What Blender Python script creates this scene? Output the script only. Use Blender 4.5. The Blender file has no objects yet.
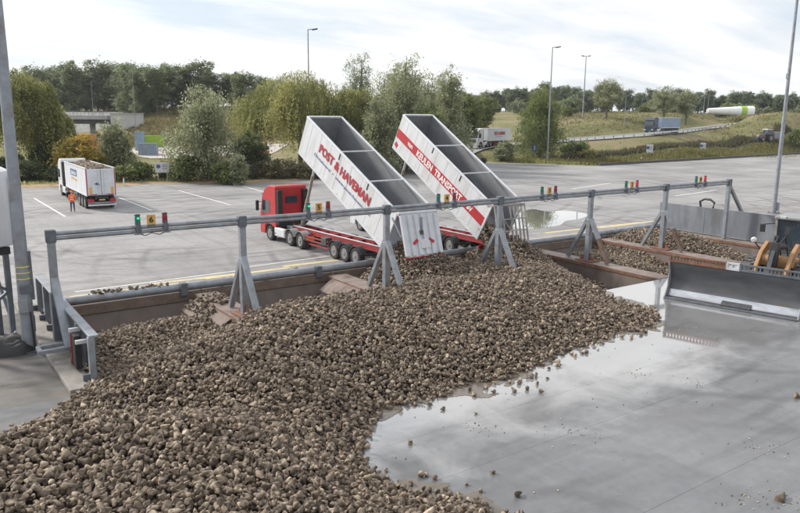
import bpy, bmesh, math, random
import numpy as np
from mathutils import Vector, Matrix, Euler

random.seed(7)
rng = np.random.default_rng(11)
scene = bpy.context.scene
col = scene.collection
R = math.radians

# ------------------------------------------------------------------ camera
CAM = np.array([-4.377, -28.582, 8.6])
F_PX, PITCH, ROLL, YAW = 713.59, 0.194197, 0.0095126, 0.613323
_fw = np.array([math.sin(YAW) * math.cos(PITCH), math.cos(YAW) * math.cos(PITCH), -math.sin(PITCH)])
_rt = np.array([math.cos(YAW), -math.sin(YAW), 0.0])
_up = np.cross(_rt, _fw)
_r2 = math.cos(ROLL) * _rt + math.sin(ROLL) * _up
_u2 = -math.sin(ROLL) * _rt + math.cos(ROLL) * _up
cam_data = bpy.data.cameras.new('camera')
cam_data.sensor_width = 36.0
cam_data.lens = F_PX / 800.0 * 36.0
cam_data.clip_start = 0.2
cam_data.clip_end = 4000.0
cam = bpy.data.objects.new('camera', cam_data)
col.objects.link(cam)
cam.matrix_world = Matrix(((_r2[0], _u2[0], -_fw[0], CAM[0]), (_r2[1], _u2[1], -_fw[1], CAM[1]),
                           (_r2[2], _u2[2], -_fw[2], CAM[2]), (0, 0, 0, 1)))
scene.camera = cam

# ------------------------------------------------------------------ sky and sun
SUN_AZ = (-0.5, 0.866)      # horizontal direction towards the sun
SUN_EL = R(35)
SUN_STRENGTH = 4.5
world = bpy.data.worlds.new('World')
scene.world = world
world.use_nodes = True
wn, wl = world.node_tree.nodes, world.node_tree.links
wn.clear()
w_out = wn.new('ShaderNodeOutputWorld')
w_bg = wn.new('ShaderNodeBackground')
sky = wn.new('ShaderNodeTexSky')
sky.sky_type = 'NISHITA'
sky.sun_disc = False
sky.sun_elevation = SUN_EL
sky.sun_rotation = math.atan2(SUN_AZ[0], SUN_AZ[1])
sky.dust_density = 2.0
tc = wn.new('ShaderNodeTexCoord')
sep = wn.new('ShaderNodeSeparateXYZ')
wl.new(tc.outputs['Generated'], sep.inputs[0])


def wmath(op, a, b=None):
    m = wn.new('ShaderNodeMath')
    m.operation = op
    for i, v in enumerate((a, b)):
        if v is None:
            continue
        if isinstance(v, (int, float)):
            m.inputs[i].default_value = v
        else:
            wl.new(v, m.inputs[i])
    return m.outputs[0]


zc = wmath('ADD', wmath('MAXIMUM', sep.outputs[2], 0.0), 0.16)
cx_, cy_ = wmath('DIVIDE', sep.outputs[0], zc), wmath('DIVIDE', sep.outputs[1], zc)
comb = wn.new('ShaderNodeCombineXYZ')
wl.new(cx_, comb.inputs[0])
wl.new(cy_, comb.inputs[1])
vmap = wn.new('ShaderNodeMapping')
vmap.inputs['Rotation'].default_value = (0, 0, R(25))
vmap.inputs['Scale'].default_value = (0.55, 1.5, 1.0)
vmap.inputs['Location'].default_value = (1.3, 0.4, 0)
wl.new(comb.outputs[0], vmap.inputs[0])
n1 = wn.new('ShaderNodeTexNoise')
n1.inputs['Scale'].default_value = 1.1
n1.inputs['Detail'].default_value = 9
n1.inputs['Roughness'].default_value = 0.55
n1.inputs['Distortion'].default_value = 0.35
wl.new(vmap.outputs[0], n1.inputs['Vector'])
rmp = wn.new('ShaderNodeValToRGB')
rmp.color_ramp.elements[0].position = 0.32
rmp.color_ramp.elements[1].position = 0.53
wl.new(n1.outputs['Fac'], rmp.inputs[0])
n2 = wn.new('ShaderNodeTexNoise')
n2.inputs['Scale'].default_value = 2.6
n2.inputs['Detail'].default_value = 8
n2.inputs['Distortion'].default_value = 0.6
wl.new(vmap.outputs[0], n2.inputs['Vector'])
cr2 = wn.new('ShaderNodeValToRGB')
cr2.color_ramp.elements[0].position = 0.3
cr2.color_ramp.elements[0].color = (0.87, 0.885, 0.905, 1)
cr2.color_ramp.elements[1].position = 0.62
cr2.color_ramp.elements[1].color = (1.0, 1.0, 1.0, 1)
wl.new(n2.outputs['Fac'], cr2.inputs[0])
# thin cloud is brighter towards the sun
sd = wn.new('ShaderNodeVectorMath')
sd.operation = 'DOT_PRODUCT'
wl.new(tc.outputs['Generated'], sd.inputs[0])
sd.inputs[1].default_value = (SUN_AZ[0] * math.cos(SUN_EL), SUN_AZ[1] * math.cos(SUN_EL), math.sin(SUN_EL))
glow = wmath('ADD', wmath('MULTIPLY', wmath('POWER', wmath('MAXIMUM', sd.outputs['Value'], 0.0), 3.0), 0.34), 1.02)
cmul = wn.new('ShaderNodeVectorMath')
cmul.operation = 'SCALE'
wl.new(cr2.outputs['Color'], cmul.inputs[0])
wl.new(glow, cmul.inputs['Scale'])
smul = wn.new('ShaderNodeVectorMath')
smul.operation = 'SCALE'
smul.inputs['Scale'].default_value = 0.11
wl.new(sky.outputs['Color'], smul.inputs[0])
veil = wn.new('ShaderNodeMix')
veil.data_type = 'RGBA'
veil.inputs[0].default_value = 0.72
wl.new(smul.outputs[0], veil.inputs[6])
veil.inputs[7].default_value = (0.80, 0.895, 1.0, 1)
mixs = wn.new('ShaderNodeMix')
mixs.data_type = 'RGBA'
wl.new(rmp.outputs['Color'], mixs.inputs[0])
wl.new(veil.outputs[2], mixs.inputs[6])
wl.new(cmul.outputs[0], mixs.inputs[7])
wl.new(mixs.outputs[2], w_bg.inputs['Color'])
w_bg.inputs['Strength'].default_value = 1.0
wl.new(w_bg.outputs[0], w_out.inputs[0])

sun_d = bpy.data.lights.new('sun', 'SUN')
sun_d.energy = SUN_STRENGTH
sun_d.angle = R(6)
sun_d.color = (1.0, 0.93, 0.83)
sun = bpy.data.objects.new('sun', sun_d)
col.objects.link(sun)
_sd = Vector((SUN_AZ[0] * math.cos(SUN_EL), SUN_AZ[1] * math.cos(SUN_EL), math.sin(SUN_EL)))
sun.rotation_euler = _sd.to_track_quat('Z', 'Y').to_euler()
sun.location = (0, 0, 60)

scene.view_settings.view_transform = 'Standard'
scene.view_settings.look = 'None'
scene.view_settings.exposure = 0.1
scene.view_settings.gamma = 1.0
scene.cycles.use_denoising = True


# ------------------------------------------------------------------ pixel -> place
def ray(px, py):
    return _fw + _r2 * (px - 400) / F_PX + _u2 * (256.5 - py) / F_PX


def G(px, py, Z=0.0):
    d = ray(px, py)
    return CAM + d * ((Z - CAM[2]) / d[2])


def D(px, py, depth):
    return CAM + ray(px, py) * depth


def proj(P):
    d = np.asarray(P, float) - CAM
    z = d @ _fw
    return 400 + F_PX * (d @ _r2) / z, 256.5 - F_PX * (d @ _u2) / z, z


# ------------------------------------------------------------------ materials
MATS = {}


def mat(name, color, rough=0.6, metal=0.0, var=0.15, scale=4.0, spec=0.5, color2=None, bump=0.0, bscale=30.0,
        dirt=None, dirt_amt=0.0, dirt_scale=1.0, stretch=(1, 1, 1)):
    if name in MATS:
        return MATS[name]
    m = bpy.data.materials.new(name)
    m.use_nodes = True
    nt = m.node_tree
    N, L = nt.nodes, nt.links
    b = N['Principled BSDF']
    b.inputs['Roughness'].default_value = rough
    b.inputs['Metallic'].default_value = metal
    b.inputs['Specular IOR Level'].default_value = spec
    t = N.new('ShaderNodeTexCoord')
    mp = N.new('ShaderNodeMapping')
    mp.inputs['Scale'].default_value = stretch
    L.new(t.outputs['Object'], mp.inputs[0])
    nz = N.new('ShaderNodeTexNoise')
    nz.inputs['Scale'].default_value = scale
    nz.inputs['Detail'].default_value = 6
    nz.inputs['Roughness'].default_value = 0.6
    L.new(mp.outputs[0], nz.inputs['Vector'])
    rp = N.new('ShaderNodeValToRGB')
    c = np.array(color[:3])
    c2 = np.array(color2) if color2 is not None else c * (1 + var)
    c1 = c if color2 is not None else c * (1 - var)
    rp.color_ramp.elements[0].position = 0.32
    rp.color_ramp.elements[1].position = 0.68
    rp.color_ramp.elements[0].color = (*c1, 1)
    rp.color_ramp.elements[1].color = (*c2, 1)
    L.new(nz.outputs['Fac'], rp.inputs[0])
    out = rp.outputs['Color']
    if dirt is not None:
        n3 = N.new('ShaderNodeTexNoise')
        n3.inputs['Scale'].default_value = dirt_scale
        n3.inputs['Detail'].default_value = 8
        n3.inputs['Roughness'].default_value = 0.65
        L.new(mp.outputs[0], n3.inputs['Vector'])
        r3 = N.new('ShaderNodeValToRGB')
        r3.color_ramp.elements[0].position = 0.48
        r3.color_ramp.elements[1].position = 0.72
        r3.color_ramp.elements[0].color = (0, 0, 0, 1)
        r3.color_ramp.elements[1].color = (dirt_amt,) * 3 + (1,)
        L.new(n3.outputs['Fac'], r3.inputs[0])
        mx = N.new('ShaderNodeMix')
        mx.data_type = 'RGBA'
        L.new(r3.outputs['Color'], mx.inputs[0])
        L.new(out, mx.inputs[6])
        mx.inputs[7].default_value = (*dirt, 1)
        out = mx.outputs[2]
    L.new(out, b.inputs['Base Color'])
    if bump > 0:
        bn = N.new('ShaderNodeTexNoise')
        bn.inputs['Scale'].default_value = bscale
        bn.inputs['Detail'].default_value = 5
        L.new(t.outputs['Object'], bn.inputs['Vector'])
        bp = N.new('ShaderNodeBump')
        bp.inputs['Strength'].default_value = bump
        bp.inputs['Distance'].default_value = 0.02
        L.new(bn.outputs['Fac'], bp.inputs['Height'])
        L.new(bp.outputs[0], b.inputs['Normal'])
    MATS[name] = m
    return m


def tint_mat(name, rough=0.8, trans=0.0, spec=0.2, soil=None, inst=False):
    """material whose colour comes from the per-vertex attribute 'tint'"""
    m = bpy.data.materials.new(name)
    m.use_nodes = True
    N, L = m.node_tree.nodes, m.node_tree.links
    b = N['Principled BSDF']
    b.inputs['Roughness'].default_value = rough
    b.inputs['Specular IOR Level'].default_value = spec
    a = N.new('ShaderNodeAttribute')
    a.attribute_name = 'tint'
    out = a.outputs['Color']
    if inst:
        a.attribute_type = 'INSTANCER'
        fa = N.new('ShaderNodeAttribute')
        fa.attribute_name = 'fac'
        vm = N.new('ShaderNodeVectorMath')
        vm.operation = 'MULTIPLY'
        L.new(out, vm.inputs[0])
        L.new(fa.outputs['Color'], vm.inputs[1])
        out = vm.outputs[0]
    if soil is not None:
        t = N.new('ShaderNodeTexCoord')
        nz = N.new('ShaderNodeTexNoise')
        nz.inputs['Scale'].default_value = 11.0
        nz.inputs['Detail'].default_value = 5
        nz.noise_dimensions = '4D'
        oi = N.new('ShaderNodeObjectInfo')
        ml = N.new('ShaderNodeMath')
        ml.operation = 'MULTIPLY'
        ml.inputs[1].default_value = 40.0
        L.new(oi.outputs['Random'], ml.inputs[0])
        L.new(ml.outputs[0], nz.inputs['W'])
        L.new(t.outputs['Object'], nz.inputs['Vector'])
        rp = N.new('ShaderNodeValToRGB')
        rp.color_ramp.elements[0].position = 0.46
        rp.color_ramp.elements[1].position = 0.6
        rp.color_ramp.elements[0].color = (0, 0, 0, 1)
        rp.color_ramp.elements[1].color = (0.92,) * 3 + (1,)
        L.new(nz.outputs['Fac'], rp.inputs[0])
        mx = N.new('ShaderNodeMix')
        mx.data_type = 'RGBA'
        L.new(rp.outputs['Color'], mx.inputs[0])
        L.new(out, mx.inputs[6])
        mx.inputs[7].default_value = (*soil, 1)
        out = mx.outputs[2]
        bn = N.new('ShaderNodeTexNoise')
        bn.inputs['Scale'].default_value = 26.0
        bn.inputs['Detail'].default_value = 4
        L.new(t.outputs['Object'], bn.inputs['Vector'])
        bp = N.new('ShaderNodeBump')
        bp.inputs['Strength'].default_value = 0.3
        bp.inputs['Distance'].default_value = 0.01
        L.new(bn.outputs['Fac'], bp.inputs['Height'])
        L.new(bp.outputs[0], b.inputs['Normal'])
    L.new(out, b.inputs['Base Color'])
    if trans > 0:
        tr = N.new('ShaderNodeBsdfTranslucent')
        L.new(out, tr.inputs['Color'])
        ms = N.new('ShaderNodeMixShader')
        ms.inputs[0].default_value = trans
        L.new(b.outputs[0], ms.inputs[1])
        L.new(tr.outputs[0], ms.inputs[2])
        L.new(ms.outputs[0], N['Material Output'].inputs[0])
    return m


def emit_mat(name, color, strength):
    m = bpy.data.materials.new(name)
    m.use_nodes = True
    b = m.node_tree.nodes['Principled BSDF']
    b.inputs['Base Color'].default_value = (*color, 1)
    b.inputs['Emission Color'].default_value = (*color, 1)
    b.inputs['Emission Strength'].default_value = strength
    return m


M_GALV = mat('galvanised', (0.265, 0.295, 0.335), 0.5, 0.35, 0.14, 3, dirt=(0.17, 0.125, 0.10), dirt_amt=0.75, dirt_scale=1.4)
M_GALVD = mat('galvanised_dark', (0.13, 0.15, 0.18), 0.55, 0.3, 0.2, 3, dirt=(0.07, 0.055, 0.045), dirt_amt=0.7)
M_RUST = mat('rusty_steel', (0.20, 0.10, 0.068), 0.8, 0.1, 0.3, 5, dirt=(0.08, 0.05, 0.04), dirt_amt=0.8, dirt_scale=3)
M_PLATE = mat('worn_plate', (0.225, 0.18, 0.158), 0.55, 0.2, 0.16, 3, dirt=(0.10, 0.068, 0.055), dirt_amt=0.9, dirt_scale=1.1)
M_PITWALL = mat('pit_steel', (0.108, 0.086, 0.077), 0.6, 0.25, 0.25, 1.6, dirt=(0.10, 0.065, 0.05), dirt_amt=0.8, dirt_scale=0.8,
                stretch=(1, 1, 0.3))
M_PITDARK = mat('pit_dark', (0.055, 0.045, 0.043), 0.7, 0.2, 0.3, 2)
M_LIP = mat('pit_lip', (0.175, 0.133, 0.108), 0.7, 0.1, 0.22, 2.5, dirt=(0.12, 0.08, 0.06), dirt_amt=0.8)
M_TYRE = mat('tyre_rubber', (0.022, 0.022, 0.024), 0.85, 0, 0.3, 6, dirt=(0.12, 0.1, 0.085), dirt_amt=0.5, dirt_scale=5)
M_RIM = mat('rim_grey', (0.22, 0.22, 0.225), 0.5, 0.3, 0.15, 8, dirt=(0.1, 0.09, 0.08), dirt_amt=0.6, dirt_scale=7)
M_BLACK = mat('black_plastic', (0.02, 0.021, 0.024), 0.55, 0, 0.25, 6)
M_DARK = mat('dark_grey_metal', (0.06, 0.065, 0.075), 0.6, 0.2, 0.3, 5, dirt=(0.1, 0.09, 0.08), dirt_amt=0.4)
M_RED = mat('red_paint', (0.42, 0.016, 0.022), 0.38, 0, 0.1, 2, dirt=(0.2, 0.06, 0.05), dirt_amt=0.35, dirt_scale=2)
M_REDCH = mat('red_chassis', (0.30, 0.03, 0.035), 0.55, 0, 0.2, 3, dirt=(0.14, 0.07, 0.06), dirt_amt=0.6, dirt_scale=3)
M_WHITE = mat('white_paint', (0.60, 0.62, 0.655), 0.42, 0, 0.05, 1, dirt=(0.40, 0.385, 0.365), dirt_amt=0.6, dirt_scale=1.3, stretch=(1, 1.6, 0.35))
M_WHITE2 = mat('white_panel', (0.60, 0.63, 0.68), 0.45, 0, 0.05, 1.5, dirt=(0.40, 0.39, 0.38), dirt_amt=0.45, dirt_scale=1.2)
M_BEDIN = mat('worn_aluminium', (0.27, 0.285, 0.31), 0.5, 0.3, 0.14, 2.2, dirt=(0.16, 0.15, 0.145), dirt_amt=0.7, dirt_scale=0.8,
              stretch=(1, 0.25, 1))
M_ALU = mat('aluminium_rail', (0.62, 0.64, 0.67), 0.4, 0.4, 0.08, 4)
M_LETTER = mat('red_lettering', (0.40, 0.02, 0.03), 0.5, 0, 0.08, 5)
M_LETTERW = mat('white_lettering', (0.75, 0.75, 0.75), 0.5, 0, 0.05, 5)
M_LETTERB = mat('blue_lettering', (0.05, 0.10, 0.22), 0.5, 0, 0.08, 5)
M_GLASS = mat('dark_glass', (0.03, 0.045, 0.06), 0.08, 0, 0.2, 1.5, spec=0.8)
M_CABGLASS = mat('cab_glass', (0.045, 0.065, 0.085), 0.06, 0, 0.3, 1.2, spec=0.9)
M_ORANGE = mat('orange_paint', (0.36, 0.195, 0.085), 0.5, 0, 0.15, 3, dirt=(0.2, 0.12, 0.07), dirt_amt=0.7, dirt_scale=3)
M_YELLOW = mat('yellow_sign', (0.62, 0.36, 0.10), 0.5, 0, 0.06, 5)
M_HIVIS = mat('hi_vis_orange', (0.85, 0.16, 0.03), 0.7, 0, 0.1, 8)
M_NAVY = mat('navy_cloth', (0.035, 0.05, 0.10), 0.85, 0, 0.2, 12)
M_SKIN = mat('skin', (0.48, 0.29, 0.21), 0.6, 0, 0.06, 12)
M_GREY = mat('grey_paint', (0.25, 0.26, 0.275), 0.6, 0.1, 0.12, 3)
M_WOOD = mat('post_wood', (0.33, 0.28, 0.23), 0.8, 0, 0.2, 6)
M_BLADE = mat('scraped_steel', (0.105, 0.11, 0.12), 0.42, 0.6, 0.25, 2, dirt=(0.115, 0.098, 0.085), dirt_amt=0.85, dirt_scale=1.2,
              stretch=(1, 0.3, 1))
M_KERB = mat('kerb_concrete', (0.25, 0.235, 0.22), 0.85, 0, 0.18, 2.5, bump=0.3, dirt=(0.11, 0.1, 0.09), dirt_amt=0.6)
M_BRICKC = mat('bridge_concrete', (0.34, 0.34, 0.34), 0.8, 0, 0.12, 0.5)


# ------------------------------------------------------------------ mesh builder
class MB:
    def __init__(self):
        self.v, self.f = [], []

    def add(self, vs, fs):
        o = len(self.v)
        self.v += [tuple(map(float, p)) for p in vs]
        self.f += [tuple(i + o for i in f) for f in fs]
        return self

    def box(self, c, s, rot=None):
        hx, hy, hz = s[0] / 2, s[1] / 2, s[2] / 2
        vs = [Vector((x, y, z)) for z in (-hz, hz) for y in (-hy, hy) for x in (-hx, hx)]
        if rot is not None:
            e = Euler(rot).to_matrix()
            vs = [e @ q for q in vs]
        vs = [q + Vector(c) for q in vs]
        return self.add(vs, [(0, 2, 3, 1), (4, 5, 7, 6), (0, 1, 5, 4), (2, 6, 7, 3), (0, 4, 6, 2), (1, 3, 7, 5)])

    def bar(self, a, b, w, h, upv=(0, 0, 1)):
        a, b = Vector(a), Vector(b)
        d = (b - a).normalized()
        u = Vector(upv)
        if abs(d.dot(u)) > 0.98:
            u = Vector((0, 1, 0))
        s = d.cross(u).normalized()
        u = s.cross(d).normalized()
        vs = [p + s * x * w / 2 + u * y * h / 2 for p in (a, b) for x, y in ((-1, -1), (1, -1), (1, 1), (-1, 1))]
        return self.add(vs, [(0, 3, 2, 1), (4, 5, 6, 7), (0, 1, 5, 4), (1, 2, 6, 5), (2, 3, 7, 6), (3, 0, 4, 7)])

    def tube(self, pts, r, seg=10, cap=True):
        pts = [Vector(p) for p in pts]
        rs = r if isinstance(r, (list, tuple)) else [r] * len(pts)
        vs, fs = [], []
        for i, p in enumerate(pts):
            d = (pts[min(i + 1, len(pts) - 1)] - pts[max(i - 1, 0)]).normalized()
            u = Vector((0, 0, 1)) if abs(d.z) < 0.95 else Vector((0, 1, 0))
            s = d.cross(u).normalized()
            u = s.cross(d)
            for k in range(seg):
                a = 2 * math.pi * k / seg
                vs.append(p + (s * math.cos(a) + u * math.sin(a)) * rs[i])
        for i in range(len(pts) - 1):
            for k in range(seg):
                a, b = i * seg + k, i * seg + (k + 1) % seg
                fs.append((a, b, b + seg, a + seg))
        if cap:
            fs.append(tuple(range(seg))[::-1])
            fs.append(tuple(range((len(pts) - 1) * seg, len(pts) * seg)))
        return self.add(vs, fs)

    def lathe(self, prof, c=(0, 0, 0), axis='x', seg=20):
        """prof: list of (along, radius)"""
        vs, fs = [], []
        for a, r in prof:
            for k in range(seg):
                t = 2 * math.pi * k / seg
                p = {'x': (a, r * math.cos(t), r * math.sin(t)), 'y': (r * math.cos(t), a, r * math.sin(t)),
                     'z': (r * math.cos(t), r * math.sin(t), a)}[axis]
                vs.append(Vector(p) + Vector(c))
        for i in range(len(prof) - 1):
            for k in range(seg):
                a, b = i * seg + k, i * seg + (k + 1) % seg
                fs.append((a, b, b + seg, a + seg))
        fs.append(tuple(range(seg))[::-1])
        fs.append(tuple(range((len(prof) - 1) * seg, len(prof) * seg)))
        return self.add(vs, fs)

    def prism(self, poly, a0, a1, axis='x'):
        """poly in the two other axes, extruded from a0 to a1"""
        def P(a, q):
            return {'x': (a, q[0], q[1]), 'y': (q[0], a, q[1]), 'z': (q[0], q[1], a)}[axis]
        n = len(poly)
        vs = [P(a0, q) for q in poly] + [P(a1, q) for q in poly]
        fs = [tuple(range(n)), tuple(range(n, 2 * n))[::-1]]
        fs += [(i, i + n, (i + 1) % n + n, (i + 1) % n) for i in range(n)]
        return self.add(vs, fs)

    def mesh(self, name, m, smooth=False):
        me = bpy.data.meshes.new(name)
        me.from_pydata(self.v, [], self.f)
        bm = bmesh.new()
        bm.from_mesh(me)
        bmesh.ops.recalc_face_normals(bm, faces=bm.faces)
        bm.to_mesh(me)
        bm.free()
        if m:
            me.materials.append(m)
        if smooth:
            me.polygons.foreach_set('use_smooth', [True] * len(me.polygons))
            try:
                me.set_sharp_from_angle(angle=R(40))
            except Exception:
                pass
        return me

    def build(self, name, m, parent=None, smooth=False, bevel=0.0, loc=None):
        o = bpy.data.objects.new(name, self.mesh(name, m, smooth))
        col.objects.link(o)
        if parent is not None:
            o.parent = parent
        if loc is not None:
            o.location = loc
        if bevel > 0:
            md = o.modifiers.new('bevel', 'BEVEL')
            md.width = bevel
            md.segments = 2
            md.limit_method = 'ANGLE'
            md.angle_limit = R(35)
        return o


def np_mesh(name, verts, faces_flat, nper, mats, tint=None, smooth=False, midx=None):
    """fast mesh from numpy: all faces have nper corners"""
    me = bpy.data.meshes.new(name)
    nv, nf = len(verts), len(faces_flat) // nper
    me.vertices.add(nv)
    me.vertices.foreach_set('co', np.ascontiguousarray(verts, np.float32).ravel())
    me.loops.add(nf * nper)
    me.loops.foreach_set('vertex_index', np.ascontiguousarray(faces_flat, np.int32))
    me.polygons.add(nf)
    me.polygons.foreach_set('loop_start', np.arange(0, nf * nper, nper, dtype=np.int32))
    if midx is not None:
        me.polygons.foreach_set('material_index', np.ascontiguousarray(midx, np.int32))
    me.update(calc_edges=True)
    for m in (mats if isinstance(mats, (list, tuple)) else [mats]):
        me.materials.append(m)
    if tint is not None:
        at = me.attributes.new('tint', 'FLOAT_COLOR', 'POINT')
        c = np.ones((nv, 4), np.float32)
        c[:, :3] = tint
        at.data.foreach_set('color', c.ravel())
    me.polygons.foreach_set('use_smooth', np.full(nf, smooth))
    return me


def link(name, me, parent=None, loc=None, rotz=None, scale=None):
    o = bpy.data.objects.new(name, me)
    col.objects.link(o)
    if parent is not None:
        o.parent = parent
    if loc is not None:
        o.location = loc
    if rotz is not None:
        o.rotation_euler = (0, 0, rotz)
    if scale is not None:
        o.scale = scale
    return o


def tag(o, label=None, cat=None, group=None, kind=None):
    if label:
        o['label'] = label
    if cat:
        o['category'] = cat
    if group:
        o['group'] = group
    if kind:
        o['kind'] = kind
    return o


def thing(name, label, cat, loc=(0, 0, 0), rotz=0.0, group=None):
    o = bpy.data.objects.new(name, None)
    o.empty_display_size = 0.3
    col.objects.link(o)
    o.location = tuple(map(float, loc))
    o.rotation_euler = (0, 0, rotz)
    return tag(o, label, cat, group)


def copy_tree(o, parent=None):
    c = o.copy()
    col.objects.link(c)
    c.parent = parent
    for ch in list(o.children):
        copy_tree(ch, c)
    return c


def text_mesh(name, body, width, height, m, parent, loc, rot, bold=0.012, depth=0.004):
    """raised lettering: local x along the line, y up, scaled to width x height"""
    cu = bpy.data.curves.new(name, 'FONT')
    cu.body = body
    cu.extrude = depth
    cu.offset = bold
    cu.align_x = 'CENTER'
    cu.align_y = 'CENTER'
    cu.resolution_u = 2
    tmp = bpy.data.objects.new(name, cu)
    col.objects.link(tmp)
    bpy.context.view_layer.update()
    me = bpy.data.meshes.new_from_object(tmp.evaluated_get(bpy.context.evaluated_depsgraph_get()))
    bpy.data.objects.remove(tmp)
    n = len(me.vertices)
    co = np.empty(n * 3, np.float32)
    me.vertices.foreach_get('co', co)
    co = co.reshape(-1, 3)
    ext = co.max(0) - co.min(0)
    co[:, :2] -= (co.max(0) + co.min(0))[:2] / 2
    co[:, 0] *= width / ext[0]
    co[:, 1] *= height / ext[1]
    me.vertices.foreach_set('co', co.ravel())
    me.materials.clear()
    me.materials.append(m)
    o = bpy.data.objects.new(name, me)
    col.objects.link(o)
    o.parent = parent
    o.location = loc
    o.rotation_euler = rot
    return o


def tps(ctrl, reg=0.02, kernel='tps'):
    c = np.array(ctrl, float)
    P, z = c[:, :2], c[:, 2]

    def K(r):
        return r * r * np.log(r + 1e-9) if kernel == 'tps' else r
    n = len(P)
    r = np.hypot(P[:, None, 0] - P[None, :, 0], P[:, None, 1] - P[None, :, 1])
    A = np.zeros((n + 3, n + 3))
    A[:n, :n] = K(r) + reg * np.eye(n) * (1 if kernel == 'tps' else -1)
    A[:n, n] = 1
    A[:n, n + 1:] = P
    A[n, :n] = 1
    A[n + 1:, :n] = P.T
    w = np.linalg.lstsq(A, np.concatenate([z, [0, 0, 0]]), rcond=None)[0]

    def ev(X, Y):
        X, Y = np.asarray(X, float), np.asarray(Y, float)
        sh = X.shape
        X, Y = X.ravel(), Y.ravel()
        out = np.empty(len(X))
        for i in range(0, len(X), 20000):
            s = slice(i, i + 20000)
            rr = np.hypot(X[s, None] - P[None, :, 0], Y[s, None] - P[None, :, 1])
            out[s] = K(rr) @ w[:n] + w[n] + X[s] * w[n + 1] + Y[s] * w[n + 2]
        return out.reshape(sh)
    return ev


def vnoise(X, Y, scale, seed=0):
    """smooth value noise"""
    r = np.random.default_rng(seed).random((64, 64))
    x, y = np.asarray(X) / scale, np.asarray(Y) / scale
    xi, yi = np.floor(x).astype(int), np.floor(y).astype(int)
    fx, fy = x - xi, y - yi
    fx, fy = fx * fx * (3 - 2 * fx), fy * fy * (3 - 2 * fy)
    g = lambda a, b: r[a % 64, b % 64]
    return (g(xi, yi) * (1 - fx) + g(xi + 1, yi) * fx) * (1 - fy) + (g(xi, yi + 1) * (1 - fx) + g(xi + 1, yi + 1) * fx) * fy

# ================================================================== the setting
BAY = 7.4595
ZG = 4.139
KERB_Y = 5.33
APR_Y = -5.7
PIT_X1 = 6 * BAY + 0.4

YARD_EDGE = [(-70, 74), (5.2, 65.6), (15.2, 62.3), (22.9, 61.6), (32, 57.6), (40.1, 58.0), (58, 63), (77.8, 75.7), (88, 80.0),
             (92, 74.5), (95.8, 66.6), (101, 58.6), (129, 60.2), (186.4, 64.0), (320, 72)]


def edge_y(x):
    xs, ys = zip(*YARD_EDGE)
    return np.interp(x, xs, ys)


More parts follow.
